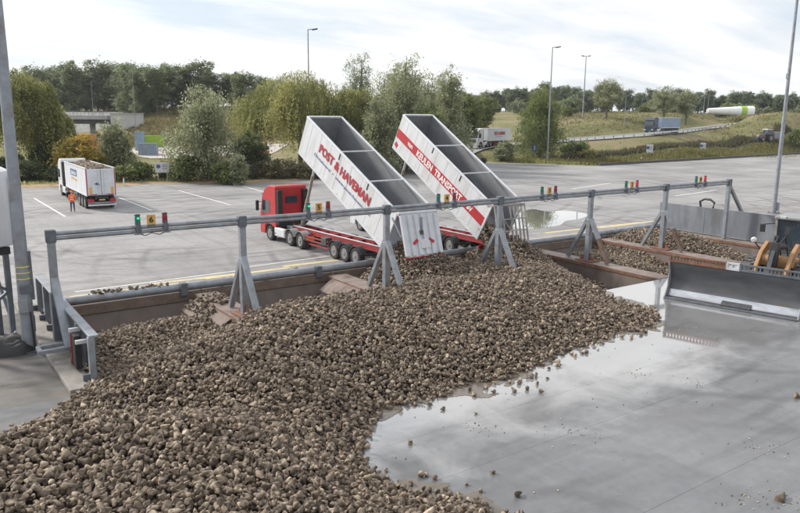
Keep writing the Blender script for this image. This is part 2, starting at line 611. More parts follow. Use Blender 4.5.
def concrete_mat(name, c_dark, c_light, wet=False, wet_sheen_c=None):
    m = bpy.data.materials.new(name)
    m.use_nodes = True
    N, L = m.node_tree.nodes, m.node_tree.links
    b = N['Principled BSDF']
    t = N.new('ShaderNodeTexCoord')

    def noise(scale, detail=6, stretch=(1, 1, 1), rough=0.6, dist=0.0):
        mp = N.new('ShaderNodeMapping')
        mp.inputs['Scale'].default_value = stretch
        L.new(t.outputs['Object'], mp.inputs[0])
        n = N.new('ShaderNodeTexNoise')
        n.inputs['Scale'].default_value = scale
        n.inputs['Detail'].default_value = detail
        n.inputs['Roughness'].default_value = rough
        n.inputs['Distortion'].default_value = dist
        L.new(mp.outputs[0], n.inputs['Vector'])
        return n.outputs['Fac']

    def ramp(fac, p0, p1, c0, c1):
        r = N.new('ShaderNodeValToRGB')
        r.color_ramp.elements[0].position = p0
        r.color_ramp.elements[1].position = p1
        r.color_ramp.elements[0].color = (*c0, 1) if len(c0) == 3 else c0
        r.color_ramp.elements[1].color = (*c1, 1) if len(c1) == 3 else c1
        L.new(fac, r.inputs[0])
        return r.outputs['Color']

    def mix(f, a, c, blend='MIX'):
        x = N.new('ShaderNodeMix')
        x.data_type = 'RGBA'
        x.blend_type = blend
        if isinstance(f, float):
            x.inputs[0].default_value = f
        else:
            L.new(f, x.inputs[0])
        for i, q in ((6, a), (7, c)):
            if isinstance(q, tuple):
                x.inputs[i].default_value = (*q, 1)
            else:
                L.new(q, x.inputs[i])
        return x.outputs[2]

    def mth(op, a, c=0.0):
        x = N.new('ShaderNodeMath')
        x.operation = op
        for i, q in enumerate((a, c)):
            if isinstance(q, (int, float)):
                x.inputs[i].default_value = q
            else:
                L.new(q, x.inputs[i])
        return x.outputs[0]
    base = ramp(noise(0.12, 8), 0.36, 0.66, c_dark, c_light)
    fine = ramp(noise(3.0, 8, rough=0.7), 0.3, 0.7, (0.82,) * 3, (1.12,) * 3)
    out = mix(1.0, base, fine, 'MULTIPLY')
    # tyre wear: long streaks both ways along the lanes
    s1 = ramp(noise(0.9, 6, (0.06, 1.0, 1), dist=0.25), 0.5, 0.7, (1, 1, 1), (0.62,) * 3)
    s2 = ramp(noise(0.8, 6, (1.0, 0.07, 1), dist=0.3), 0.52, 0.72, (1, 1, 1), (0.66,) * 3)
    out = mix(0.8, out, s1, 'MULTIPLY')
    out = mix(0.7, out, s2, 'MULTIPLY')
    if True:
        # arcs scrubbed by turning lorries
        for loc, sc in (((-14, -22, 0), 0.62), ((-38, -4, 0), 0.5), ((-24, -60, 0), 0.42)):
            mp = N.new('ShaderNodeMapping')
            mp.inputs['Location'].default_value = loc
            L.new(t.outputs['Object'], mp.inputs[0])
            wv = N.new('ShaderNodeTexWave')
            wv.wave_type = 'RINGS'
            wv.rings_direction = 'Z'
            wv.inputs['Scale'].default_value = sc * 0.25
            wv.inputs['Distortion'].default_value = 1.2
            wv.inputs['Detail'].default_value = 2
            wv.inputs['Detail Scale'].default_value = 0.3
            L.new(mp.outputs[0], wv.inputs['Vector'])
            arc = ramp(wv.outputs['Fac'], 0.0, 0.14, (0.56,) * 3, (1, 1, 1))
            msk = ramp(noise(0.07, 3), 0.47, 0.6, (0, 0, 0), (0.75,) * 3)
            out = mix(msk, out, mix(1.0, out, arc, 'MULTIPLY'))
    spots = ramp(noise(0.55, 9, rough=0.75), 0.60, 0.70, (1, 1, 1), (0.70,) * 3)
    out = mix(0.7, out, spots, 'MULTIPLY')
    if wet:
        sp = N.new('ShaderNodeSeparateXYZ')
        L.new(t.outputs['Object'], sp.inputs[0])
        # the drain side of the apron along the heap keeps a film of water, the rest is damp
        g = mth('MULTIPLY', mth('ADD', sp.outputs[1], 16.2), 0.34)
        w = mth('ADD', g, mth('MULTIPLY', mth('SUBTRACT', noise(0.33, 5, dist=0.4), 0.5), 3.2))
        w = mth('MINIMUM', mth('MAXIMUM', w, 0.0), 1.0)
        w = mth('MULTIPLY', w, mth('MINIMUM', mth('MAXIMUM', mth('SUBTRACT', sp.outputs[0], 2.0), 0.0), 1.0))
        damp = mth('MINIMUM', mth('MAXIMUM', mth('MULTIPLY', mth('SUBTRACT', noise(0.22, 6, (0.5, 1.3, 1)), 0.38), 3.5), 0.0), 1.0)
        rough = mth('ADD', 0.5, mth('MULTIPLY', damp, -0.2))
        scr = noise(1.4, 6, (0.07, 1.6, 1), dist=0.2)
        rough = mth('ADD', rough, mth('MULTIPLY', mth('SUBTRACT', scr, 0.5), 0.5))
        rough = mth('ADD', mth('MULTIPLY', rough, mth('SUBTRACT', 1.0, w)), mth('MULTIPLY', w, 0.06))
        L.new(rough, b.inputs['Roughness'])
        out = mix(mth('MULTIPLY', w, 0.6), out, wet_sheen_c)  # milky film, its colour also lightened in place of mirrored sky
        # smeared soil, thickest where the loader works along the heap
        md = mth('MULTIPLY', mth('SUBTRACT', noise(0.5, 9, (0.35, 1.2, 1), rough=0.72, dist=0.5), 0.52), 4.5)
        md = mth('MINIMUM', mth('MAXIMUM', mth('MULTIPLY', md, mth('MULTIPLY', mth('ADD', sp.outputs[1], 19.0), 0.1)), 0.0), 0.55)
        out = mix(md, out, (0.115, 0.10, 0.085))
        b.inputs['Specular IOR Level'].default_value = 0.5
        L.new(mth('ADD', 0.45, mth('MULTIPLY', w, 0.55)), b.inputs['Coat Weight'])
        L.new(mth('ADD', 1.8, mth('MULTIPLY', w, 0.8)), b.inputs['Coat IOR'])
        cr = mth('ADD', 0.04, mth('MULTIPLY', mth('SUBTRACT', 1.0, w), mth('ADD', 0.2, mth('MULTIPLY', scr, 0.34))))
        L.new(cr, b.inputs['Coat Roughness'])
        bh = noise(1.6, 5, dist=0.2)
        bp = N.new('ShaderNodeBump')
        bp.inputs['Distance'].default_value = 0.02
        L.new(mth('MULTIPLY', mth('SUBTRACT', 1.0, w), 0.16), bp.inputs['Strength'])
        L.new(bh, bp.inputs['Height'])
        L.new(bp.outputs[0], b.inputs['Normal'])
    else:
        sp = N.new('ShaderNodeSeparateXYZ')
        L.new(t.outputs['Object'], sp.inputs[0])
        near_k = mth('MINIMUM', mth('MAXIMUM', mth('MULTIPLY', mth('SUBTRACT', 11.5, sp.outputs[1]), 0.2), 0.0), 1.0)
        so = mth('MULTIPLY', mth('MULTIPLY', mth('SUBTRACT', noise(0.8, 9, (0.4, 1.2, 1), rough=0.75), 0.47), 5.0), near_k)
        so = mth('MINIMUM', mth('MAXIMUM', so, 0.0), 0.75)
        out = mix(so, out, (0.15, 0.125, 0.10))
        L.new(mth('ADD', 0.5, mth('MULTIPLY', noise(0.4, 5), 0.35)), b.inputs['Roughness'])
        bp = N.new('ShaderNodeBump')
        bp.inputs['Strength'].default_value = 0.2
        bp.inputs['Distance'].default_value = 0.02
        L.new(noise(25, 3), bp.inputs['Height'])
        L.new(bp.outputs[0], b.inputs['Normal'])
    L.new(out, b.inputs['Base Color'])
    return m


M_YARD = concrete_mat('yard_concrete', (0.215, 0.213, 0.218), (0.318, 0.314, 0.318))
M_APRON = concrete_mat('wet_apron', (0.09, 0.092, 0.099), (0.18, 0.184, 0.196), True, (0.31, 0.312, 0.318))
M_LEFTAPR = concrete_mat('stained_concrete', (0.07, 0.067, 0.066), (0.135, 0.132, 0.134))

# ---- yard: concrete sheet with the pit row left open
yb = MB()
xs = sorted(set(list(np.linspace(-70, 320, 40)) + [p[0] for p in YARD_EDGE]))
for a, b in zip(xs[:-1], xs[1:]):
    yb.add([(a, KERB_Y + 0.25, 0), (b, KERB_Y + 0.25, 0), (b, edge_y(b), 0), (a, edge_y(a), 0)], [(0, 1, 2, 3)])
yb.add([(PIT_X1 + 0.35, -80, 0), (320, -80, 0), (320, KERB_Y + 0.25, 0), (PIT_X1 + 0.35, KERB_Y + 0.25, 0)], [(0, 1, 2, 3)])
yard = tag(yb.build('yard', M_YARD), kind='structure')
la = MB().add([(-70, APR_Y, 0), (-0.5, APR_Y, 0), (-0.5, KERB_Y + 0.25, 0), (-70, KERB_Y + 0.25, 0)], [(0, 1, 2, 3)])
tag(la.build('forecourt', M_LEFTAPR), kind='structure')

# ---- apron in front of the pits: cast slabs with open joints
M_JOINT = mat('joint_dirt', (0.09, 0.088, 0.085), 0.9, 0, 0.2, 4)
ap = tag(MB().box(((PIT_X1 + 0.35 - 70) / 2, (APR_Y - 80) / 2, -0.16), (PIT_X1 + 0.35 + 70, -APR_Y * -1 + 80 - 0.0, 0.2)).build('apron', M_JOINT), kind='structure')
joints = [APR_Y, -10.0, -14.0, -16.2, -19.9, -24.0, -30.0, -50, -80]
for i, (a, b) in enumerate(zip(joints[:-1], joints[1:])):
    x0 = -70
    for x1 in (-0.5, 58 if False else PIT_X1 + 0.35):
        s = MB().box(((x0 + x1) / 2, (a + b) / 2, -0.03), (x1 - x0 - 0.007, abs(a - b) - 0.007, 0.06))
        s.build('slab', M_APRON, ap, loc=(0, 0, random.uniform(-0.0015, 0.0015)))
        x0 = x1

# ---- painted lines
M_LINE = mat('line_paint', (0.72, 0.72, 0.71), 0.6, 0, 0.06, 3, dirt=(0.42, 0.41, 0.40), dirt_amt=0.9, dirt_scale=2.5)
M_LINEY = mat('worn_yellow_paint', (0.52, 0.44, 0.24), 0.65, 0, 0.15, 2, dirt=(0.34, 0.335, 0.33), dirt_amt=1.0, dirt_scale=0.7)


def strip(name, m, a, b, w, z=0.004):
    a, b = Vector((a[0], a[1], 0)), Vector((b[0], b[1], 0))
    d = (b - a).normalized()
    s = Vector((-d.y, d.x, 0)) * w / 2
    n = max(2, int((b - a).length / 1.2))
    vs, fs = [], []
    for i in range(n + 1):
        p = a.lerp(b, i / n)
        j = random.uniform(-0.008, 0.008)
        vs += [p - s * (1 + j) + Vector((0, 0, z)), p + s * (1 + j) + Vector((0, 0, z))]
    fs = [(2 * i, 2 * i + 1, 2 * i + 3, 2 * i + 2) for i in range(n)]
    return MB().add(vs, fs).build(name, m, yard)


for (p, q) in (((34.2, 198.2), (65.1, 216.5)), ((117.9, 197), (152, 210.4)), ((179, 190.5), (230.7, 204.9)), ((243, 186), (282, 197)),
               ((352, 192), (378, 203))):
    a, b = G(*p), G(*q)
    strip('bay_line', M_LINE, (a[0], a[1]), ((a[0] + b[0]) / 2 + (b[0] - a[0]) / 2, b[1]), 0.17)
for (pa, pb, w_) in (((70, 297.5), (190, 282.5), 0.5), ((150, 284), (238, 274), 0.42), ((205, 278.5), (290, 267.5), 0.42), ((283, 266.5), (338, 260), 0.45),
                    ((505, 243), (600, 231), 0.45), ((545, 233), (640, 222.5), 0.4), ((600, 228), (655, 221), 0.4)):
    a, b = G(*pa), G(*pb)
    strip('yellow_line', M_LINEY, a[:2], b[:2], w_, 0.004 + 0.001 * (pa[0] % 7) / 3)
for (pa, pb) in (((75, 292), (240, 270.5)), ((240, 268), (335, 255.5))):
    a, b = G(*pa), G(*pb)
    strip('lane_line', M_LINE, a[:2], b[:2], 0.13, 0.0085)
p = G(572, 189), G(611, 183)
strip('bay_line', M_LINE, p[0][:2], p[1][:2], 0.2)
p = G(675, 196), G(716, 190)
strip('bay_line', M_LINE, p[0][:2], p[1][:2], 0.2)

# ---- standing water on the yard
M_WATER = bpy.data.materials.new('puddle_water')
M_WATER.use_nodes = True
_b = M_WATER.node_tree.nodes['Principled BSDF']
_b.inputs['Base Color'].default_value = (0.28, 0.275, 0.26, 1)
_b.inputs['Roughness'].default_value = 0.03
_b.inputs['Specular IOR Level'].default_value = 0.7
_b.inputs['Coat Weight'].default_value = 1.0
_b.inputs['Coat IOR'].default_value = 1.6
_b.inputs['Coat Roughness'].default_value = 0.02
pts = [G(x, y, 0.005) for x, y in ((520, 213), (532, 209), (548, 211.5), (562, 210.5), (578, 212), (588, 215), (579, 219), (566, 221), (560, 225), (545, 227.5),
                                   (528, 229), (514, 227), (508, 221), (511, 216))]
pv = []
for i in range(len(pts)):
    p0, p1, p2, p3 = (pts[(i + k) % len(pts)] for k in (-1, 0, 1, 2))
    for t_ in (0, 0.25, 0.5, 0.75):
        pv.append(0.5 * ((2 * p1) + (-p0 + p2) * t_ + (2 * p0 - 5 * p1 + 4 * p2 - p3) * t_ ** 2 + (-p0 + 3 * p1 - 3 * p2 + p3) * t_ ** 3))
tag(MB().add(pv, [tuple(range(len(pv)))]).build('puddle', M_WATER), kind='structure')

# ---- pits
pit = tag(MB().box(((PIT_X1) / 2, (KERB_Y + APR_Y) / 2, -2.0), (PIT_X1 + 0.6, KERB_Y - APR_Y + 0.4, 0.12)).build('pit_floor', M_PITDARK), kind='structure')
MB().box((PIT_X1 / 2, APR_Y - 0.12, -1.1), (PIT_X1 + 0.4, 0.2, 1.8)).build('front_wall', M_PITDARK, pit)
MB().box((-0.3, -0.1, -0.98), (0.5, KERB_Y - APR_Y + 0.2, 1.92)).build('end_wall', M_KERB, pit)
for n in range(6):
    x0, x1 = n * BAY + 0.06, (n + 1) * BAY - 0.06
    MB().box(((x0 + x1) / 2, KERB_Y + 0.08, -0.2), (x1 - x0, 0.34, 0.42)).build('lip', M_LIP, pit)
    MB().prism([(KERB_Y - 0.02, -0.4), (KERB_Y + 0.1, -0.4), (KERB_Y - 1.15, -1.95), (KERB_Y - 1.3, -1.95)], x0, x1).build('back_plate', M_PITWALL, pit)

for n in range(1, 7):
    x = n * BAY
    t = thing('pit_divider', '', 'wall', (x, 0, -1.94))
    t['label'] = {1: 'rusty steel divider between pits, partly buried by the heap, nearest the low fence wall',
                  2: 'bare pinkish steel pit divider beside the tyres of the red lorry',
                  3: 'steel pit divider buried under the beets between the two raised trailers',
                  4: 'long rusty pit divider with beets strewn on its pale top plate',
                  5: 'rusty pit divider whose end points at the loader blade',
                  6: 'last pit divider along the foot of the grey steel end wall'}[n]
    t['group'] = 'pit dividers'
    prof = [(-0.95, 0.0), (0.95, 0.0), (0.52, 1.86), (-0.52, 1.86)]
    MB().prism([(q[0], q[1]) for q in prof], APR_Y + 0.04, KERB_Y - 0.35, 'y').build('body', M_PITWALL, t, bevel=0.02)
    MB().box((0, (APR_Y + KERB_Y) / 2 - 0.15, 1.90), (1.12, KERB_Y - APR_Y - 0.6, 0.05)).build('top_plate', M_PLATE, t, bevel=0.01)
    if n in (1, 2):
        MB().prism([(-0.55, 1.87), (-1.4, 1.35), (-1.4, 1.28), (-0.55, 1.79)], 0.1 if n == 1 else -0.6, 4.4, 'y').build('chute_plate', mat('chute_steel', (0.19, 0.15, 0.135), 0.9, 0.0, 0.2, 2.5, dirt=(0.07, 0.055, 0.047), dirt_amt=0.9, dirt_scale=1.3), t, bevel=0.01)
        MB().prism([(-0.6, 1.78), (-1.35, 1.3), (-1.3, 0.1), (-0.9, 0.1)], 4.1, 4.2, 'y').build('chute_rib', M_ALU, t)
    MB().box((-0.57, (APR_Y + KERB_Y) / 2 - 0.15, 1.80), (0.05, KERB_Y - APR_Y - 0.6, 0.16)).build('edge_angle', M_RUST, t)

# ---- pipe that stops the lorry wheels
t = thing('stop_pipe', 'thick grey steel pipe lying along the yard edge of the pits', 'pipe', (0.4, KERB_Y + 0.1, 0))
MB().tube([(0, 0, 0.26), (22, 0, 0.25), (PIT_X1 - 0.6, 0, 0.26)], 0.2, 14).build('pipe', M_GALV, t, smooth=True)
for n in range(1, 6):
    MB().box((n * BAY - 1.35, -0.16, 0.2), (0.34, 0.36, 0.62)).build('bracket', M_GALVD, t, bevel=0.02)
# ---- gantry: rails, posts, braces
gan = thing('signal_gantry', 'long grey galvanised gantry rail on braced posts over the pits', 'gantry', (0, 0, 0))
MB().tube([(-0.16, 0, ZG + 0.09), (20, 0, ZG + 0.075), (6 * BAY + 0.1, 0, ZG + 0.09)], 0.085, 10).build('rail', M_GALV, gan, smooth=True)
MB().tube([(-0.1, 0.0, ZG - 0.09), (20, 0, ZG - 0.1), (6 * BAY + 0.1, 0.0, ZG - 0.09)], 0.075, 10).build('rail', M_GALV, gan, smooth=True)
for n in range(7):
    x = n * BAY
    pz = 0.0
    ps = MB().box((x, 0, ZG / 2 - 0.02 + (1.0 if n not in (0, 6) else 0)), (0.27, 0.24, ZG - 0.1 - (2.0 if n not in (0, 6) else 0))).build('post', M_GALV, gan, bevel=0.02)
    MB().box((x, 0, ZG), (0.34, 0.3, 0.46)).build('rail_clamp', M_GALVD, ps, bevel=0.02)
    if 0 < n < 6:
        MB().box((x, 0, 1.3), (0.3, 0.3, 2.5)).build('lower_post', M_GALV, ps, bevel=0.02)
        for s in (-1, 1):
            br_ = MB().bar((x + 0.03 * s, 0.12 * s, 2.6), (x, 1.55 * s, 0.05), 0.24, 0.2).build('brace', M_GALV, ps, bevel=0.01)
            if s < 0 and n >= 4:
                a_, b_ = Vector((x + 0.03 * s, 0.12 * s, 2.6)), Vector((x, 1.55 * s, 0.05))
                MB().bar(a_.lerp(b_, 0.45), b_, 0.25, 0.21).build('rusty_sleeve', mat('old_rust', (0.13, 0.08, 0.06), 0.85, 0, 0.3, 3, dirt=(0.2, 0.2, 0.21), dirt_amt=0.5), ps)
            MB().prism([(0.14 * s, 0.03), (0.62 * s, 0.03), (0.14 * s, 0.52)], x - 0.05, x + 0.05).build('gusset', M_RUST, ps)
        MB().box((x, 0, 0.03), (0.8, 1.3, 0.05)).build('foot_plate', M_RUST, ps)
    if n == 0:
        MB().box((x, 0, 1.0), (0.36, 0.34, 2.0)).build('lower_post', M_GALVD, ps, bevel=0.02)
        MB().bar((x - 0.02, -0.16, 2.55), (x - 0.06, -2.3, 0.5), 0.28, 0.24).build('brace', M_GALV, ps, bevel=0.015)
        g = MB()
        for a, b in (((-1.0, -1.9, 0.55), (0.0, -1.9, 0.55)), ((-1.0, -2.5, 0.55), (0.1, -2.5, 0.55)), ((-1.0, -1.9, 0.55), (-1.0, -2.5, 0.55))):
            g.bar(a, b, 0.13, 0.13)
        g.build('step_loop', M_GALV, ps, bevel=0.01)
    if n == 6:
        MB().bar((x + 0.1, 0, ZG - 0.25), (x + 2.2, 0, 1.7), 0.22, 0.18).build('brace', M_GALV, ps, bevel=0.01)

# ---- bay signals on the rail
M_GLAMP = emit_mat('green_lamp_on', (0.02, 0.75, 0.38), 1.2)
M_GLENS = mat('green_lens', (0.015, 0.16, 0.10), 0.25, 0, 0.1, 4)
M_RLENS = mat('red_lens', (0.22, 0.012, 0.022), 0.25, 0, 0.1, 4)
M_RLAMP = emit_mat('red_lamp_on', (0.5, 0.02, 0.035), 0.2)
for bay, xg in ((6, (3.14, 3.64, 4.2)), (5, (10.63, 11.14, 11.66)), (4, (18.09, 18.58, 19.14)), (3, (25.58, 26.1, 26.68)), (2, (33.07, 33.55, 34.15)),
                (1, (40.61, 41.01, 41.67))):
    t = thing('bay_signal', 'green and red lamp pair with yellow number %d plate clamped on the gantry rail' % bay, 'signal light',
              (xg[1], 0, ZG), group='bay signals')
    lit = bay in (6, 5)
    redlit = bay in (2, 1)
    for k, m, nm in ((0, M_GLENS, 'green_lamp'), (2, M_RLENS, 'red_lamp')):
        x = xg[k] - xg[1]
        base = MB().box((x, -0.02, 0.02), (0.2, 0.3, 0.42)).lathe([(0.23, 0.10), (0.34, 0.12), (0.36, 0.12)], (x, -0.02, 0), 'z', 12)
        base.build('lamp_base', M_GALVD, t, bevel=0.01)
        mm = m if not (redlit and k == 2) else M_RLAMP
        ln = MB().lathe([(0.36, 0.105), (0.55, 0.11), (0.68, 0.10), (0.73, 0.06), (0.74, 0.01)], (x, -0.02, 0), 'z', 14).build(nm, mm, t, smooth=True)
        MB().lathe([(0.70, 0.115), (0.75, 0.115), (0.78, 0.05)], (x, -0.02, 0), 'z', 12).build('cap', M_DARK, ln)
        if lit and k == 0:
            MB().lathe([(-0.135, 0.0), (-0.133, 0.045), (-0.12, 0.05)], (x, -0.02, 0.57), 'y', 10).build('bulb', M_GLAMP, ln)
        MB().box((x, -0.13, -0.2), (0.34, 0.06, 0.12)).build('clamp', M_GALV, t)
    sg = MB().box((0, -0.12, 0.46), (0.34, 0.03, 0.52)).build('number_plate', M_YELLOW, t, bevel=0.008)
    text_mesh('digit', str(bay), 0.17, 0.32, M_BLACK, sg, (0, -0.139, 0.47), (R(90), 0, 0), 0.03)
    MB().box((0, -0.12, 0.12), (0.3, 0.05, 0.2)).build('plate_bracket', M_GALVD, t)
    MB().tube([(xg[0] - xg[1], -0.12, -0.22), (xg[0] / 2 - xg[1] / 2, -0.12, -0.33), (0, -0.12, -0.2), ((xg[2] - xg[1]) / 2, -0.12, -0.33),
               (xg[2] - xg[1], -0.12, -0.22)], 0.022, 6).build('cable', M_BLACK, t)
    t.scale = (1.0, 0.78, 0.78)

# ---- grey steel wall closing the far end of the pits
M_STEELW = mat('grey_steel_panel', (0.20, 0.22, 0.255), 0.5, 0.35, 0.2, 1.2, dirt=(0.12, 0.115, 0.115), dirt_amt=0.7, dirt_scale=0.7, stretch=(1, 1, 0.35))
t = thing('end_wall', 'grey steel panel wall standing across the far end of the pits', 'wall', (45.75, 6.2, 0))
y = 0.0
for i, w in enumerate((3.95, 4.1, 3.6, 4.1, 4.1, 4.1)):
    MB().box((random.uniform(-0.008, 0.008), y - w / 2, 1.0), (0.1, w - 0.014, 2.02)).build('panel', M_STEELW, t, bevel=0.008)
    MB().box((0.14, y - w + 0.02, 0.95), (0.16, 0.14, 1.9)).build('stud', M_GALVD, t)
    y -= w
MB().tube([(0.05, -3.5, 1.98), (0.05, -3.4, 2.4), (0.05, -3.75, 2.62), (0.05, -4.25, 2.62), (0.05, -4.6, 2.4), (0.05, -4.5, 1.98)], 0.085, 8).build('lifting_loop', M_BLACK, t, smooth=True)

# ---- low steel fence wall on the left end
t = thing('side_wall', 'low grey steel plank wall with open uprights beside the leftmost pit', 'wall', (0.1, 0, 0))
MB().box((-0.42, 0.6, 0.09), (0.75, 12.6, 0.18)).build('concrete_base', M_KERB, t, bevel=0.03)
MB().box((0.12, 0.0, 0.95), (0.05, 10.3, 1.3)).build('sheet', M_GALVD, t)
MB().box((0.1, 0.0, 1.63), (0.30, 10.4, 0.07)).build('top_rail', M_GALV, t, bevel=0.01)
for yy in (-5.1, -3.2, 1.5, 3.2, 5.0):
    MB().box((0.02, yy, 0.85), (0.2, 0.2, 1.5)).build('upright', M_GALV, t, bevel=0.01)
    MB().box((-0.16, yy, 0.3), (0.26, 0.14, 0.2)).build('heel', M_GALVD, t)
MB().box((-0.2, -3.9, 0.85), (0.2, 0.5, 1.15)).build('rubber_guard', M_BLACK, t, bevel=0.02)
MB().box((-0.32, -3.66, 0.85), (0.03, 0.03, 1.1)).build('red_strip', M_RED, t)
MB().bar((-0.35, -4.6, 1.35), (0.0, -4.6, 1.35), 0.12, 0.12).build('latch', M_ALU, t)
MB().bar((-0.35, -3.6, 1.5), (0.0, -3.6, 1.5), 0.12, 0.12).build('latch', M_ALU, t)

# ================================================================== terrain beyond the yard
road_px = [(392, 172, None), (430, 161, 128), (468, 148.5, 148), (520, 143.5, 160), (568, 140.5, 168), (655, 134, 180), (700, 128.5, 210), (760, 122, 262), (830, 118.5, 340)]
road_pts = [G(a, b) if d is None else D(a, b, d) for a, b, d in road_px]
road_pts[1][2] = max(0.1, road_pts[1][2])
ctrl = []
for x in np.linspace(-70, 320, 53):
    e = edge_y(x)
    ctrl += [(x, e - 8, -0.05), (x, e + 1.5, -0.02)]
for p in road_pts[1:]:
    ctrl.append(tuple(p))
for a, b, d in ((0, 149, 178), (30, 145, 195), (60, 144.5, 198), (90, 144, 200), (110, 144, 200), (60, 141, 212), (100, 141, 212), (150, 155, 160), (60, 152, 165), (220, 152, 165), (300, 155, 150), (195, 132, 182), (250, 130, 188), (110, 150, 178),
                (150, 109, 212), (60, 111.5, 250), (100, 111.5, 250), (200, 107.5, 212), (250, 107.5, 214), (330, 110, 225), (390, 112, 250), (0, 111, 250), (-60, 110.5, 250), (20, 139, 215), (128, 125, 200),
                (480, 122, 240), (500, 113, 310), (440, 150, 165), (400, 150, 150), (350, 160, 130),
                (560, 150, 150), (620, 146, 160), (650, 147, 160), (700, 143, 172), (740, 138, 185), (620, 155.5, 150), (700, 151.5, 158),
                (600, 116.5, 205), (560, 127, 195), (690, 114, 220), (640, 113, 230), (655, 126, 195), (720, 121, 240),
                (788, 112, 205), (805, 111, 205), (775, 126, 198), (765, 138, 192), (790, 137, 194), (765, 151.5, 180), (745, 153, 176), (790, 150.5, 184), (810, 149, 188), (680, 157, 152), (640, 158.5, 148), (760, 118.5, 330), (700, 113, 330), (600, 111, 360), (560, 112, 340), (820, 113, 340),
                (850, 110, 260)):
    ctrl.append(tuple(D(a, b, d)))
ctrl += [(-70, 200, 4), (-60, 320, 9), (120, 420, 10), (420, 420, 10), (480, 250, 8), (480, 100, 5), (300, 110, 6)]
terr = tps(ctrl, 0.5, 'lin')
NX, NY = 190, 150
gx = np.concatenate([np.linspace(-400, -80, 8), np.linspace(-75, 420, NX), np.linspace(440, 1800, 14)])
gy = np.concatenate([np.linspace(-200, 40, 10), np.linspace(44, 420, NY), np.linspace(440, 2200, 14)])
GX, GY = np.meshgrid(gx, gy)


def terrain_z(X, Y):
    X, Y = np.asarray(X, float), np.asarray(Y, float)
    Xc, Yc = np.clip(X, -75, 480), np.clip(Y, 40, 440)
    z = terr(Xc, Yc)
    far = np.clip((np.hypot(X - Xc, Y - Yc)) / 300, 0, 1)
    z = z * (1 - far) + 7 * far
    dist = Y - edge_y(X)
    out = np.clip(dist / 6.0, 0, 1)
    z = z + out * (vnoise(X, Y, 7, 3) - 0.5) * 0.5 + out * (vnoise(X, Y, 2.6, 4) - 0.5) * 0.16
    z = np.where(dist < 1.0, np.minimum(z, -0.03), z)
    z = np.where(dist < -6.0, -3.0, z)
    return z


def road_dist(X, Y):
    P = np.array(road_pts)[:, :2]
    best = np.full(np.shape(X), 1e9)
    for a, b in zip(P[:-1], P[1:]):
        d = b - a
        t_ = np.clip(((X - a[0]) * d[0] + (Y - a[1]) * d[1]) / (d @ d), 0, 1)
        best = np.minimum(best, np.hypot(X - a[0] - t_ * d[0], Y - a[1] - t_ * d[1]))
    return best


# smooth road centreline
def catmull(P, n=8):
    P = [np.array(p) for p in P]
    P = [2 * P[0] - P[1]] + P + [2 * P[-1] - P[-2]]
    out = []
    for i in range(1, len(P) - 2):
        for k in range(n):
            t_ = k / n
            p0, p1, p2, p3 = P[i - 1:i + 3]
            out.append(0.5 * ((2 * p1) + (-p0 + p2) * t_ + (2 * p0 - 5 * p1 + 4 * p2 - p3) * t_ ** 2 + (-p0 + 3 * p1 - 3 * p2 + p3) * t_ ** 3))
    out.append(P[-2])
    return np.array(out)


RC = catmull(road_pts, 10)
GZ = terrain_z(GX, GY)
# bench the ground under the road
rd = np.full(GX.shape, 1e9)
rz = np.zeros(GX.shape)
for q in RC:
    d_ = np.hypot(GX - q[0], GY - q[1])
    rz = np.where(d_ < rd, q[2], rz)
    rd = np.minimum(rd, d_)
wgt = np.clip(1 - (rd - 5.5) / 5, 0, 1)
inside = (GY - edge_y(GX)) > 1.0
GZ = np.where(inside, GZ * (1 - wgt) + (rz - 0.18) * wgt, GZ)
nxx, nyy = len(gx), len(gy)
idx = np.arange(nxx * nyy).reshape(nyy, nxx)
quads = np.stack([idx[:-1, :-1], idx[:-1, 1:], idx[1:, 1:], idx[1:, :-1]], -1).reshape(-1, 4)


def grass_mat():
    m = bpy.data.materials.new('grassland')
    m.use_nodes = True
    N, L = m.node_tree.nodes, m.node_tree.links
    b = N['Principled BSDF']
    b.inputs['Roughness'].default_value = 0.9
    b.inputs['Specular IOR Level'].default_value = 0.15
    t = N.new('ShaderNodeTexCoord')

    def noise(scale, stretch=(1, 1, 1), detail=7):
        mp = N.new('ShaderNodeMapping')
        mp.inputs['Scale'].default_value = stretch
        L.new(t.outputs['Object'], mp.inputs[0])
        n = N.new('ShaderNodeTexNoise')
        n.inputs['Scale'].default_value = scale
        n.inputs['Detail'].default_value = detail
        n.inputs['Roughness'].default_value = 0.65
        L.new(mp.outputs[0], n.inputs['Vector'])
        return n.outputs['Fac']
    r = N.new('ShaderNodeValToRGB')
    e = r.color_ramp.elements
    e[0].position, e[0].color = 0.3, (0.115, 0.125, 0.052, 1)
    e[1].position, e[1].color = 0.72, (0.29, 0.235, 0.15, 1)
    k = e.new(0.48)
    k.color = (0.185, 0.18, 0.085, 1)
    k = e.new(0.58)
    k.color = (0.25, 0.20, 0.125, 1)
    L.new(noise(0.045, (1, 1.3, 1)), r.inputs[0])
    f = N.new('ShaderNodeValToRGB')
    f.color_ramp.elements[0].color = (0.55, 0.55, 0.55, 1)
    f.color_ramp.elements[1].color = (1.4, 1.4, 1.4, 1)
    L.new(noise(1.1), f.inputs[0])
    x = N.new('ShaderNodeMix')
    x.data_type = 'RGBA'
    x.blend_type = 'MULTIPLY'
    x.inputs[0].default_value = 1.0
    L.new(r.outputs[0], x.inputs[6])
    L.new(f.outputs[0], x.inputs[7])
    L.new(x.outputs[2], b.inputs['Base Color'])
    bp = N.new('ShaderNodeBump')
    bp.inputs['Strength'].default_value = 0.8
    bp.inputs['Distance'].default_value = 0.3
    L.new(noise(2.5), bp.inputs['Height'])
    L.new(bp.outputs[0], b.inputs['Normal'])
    return m


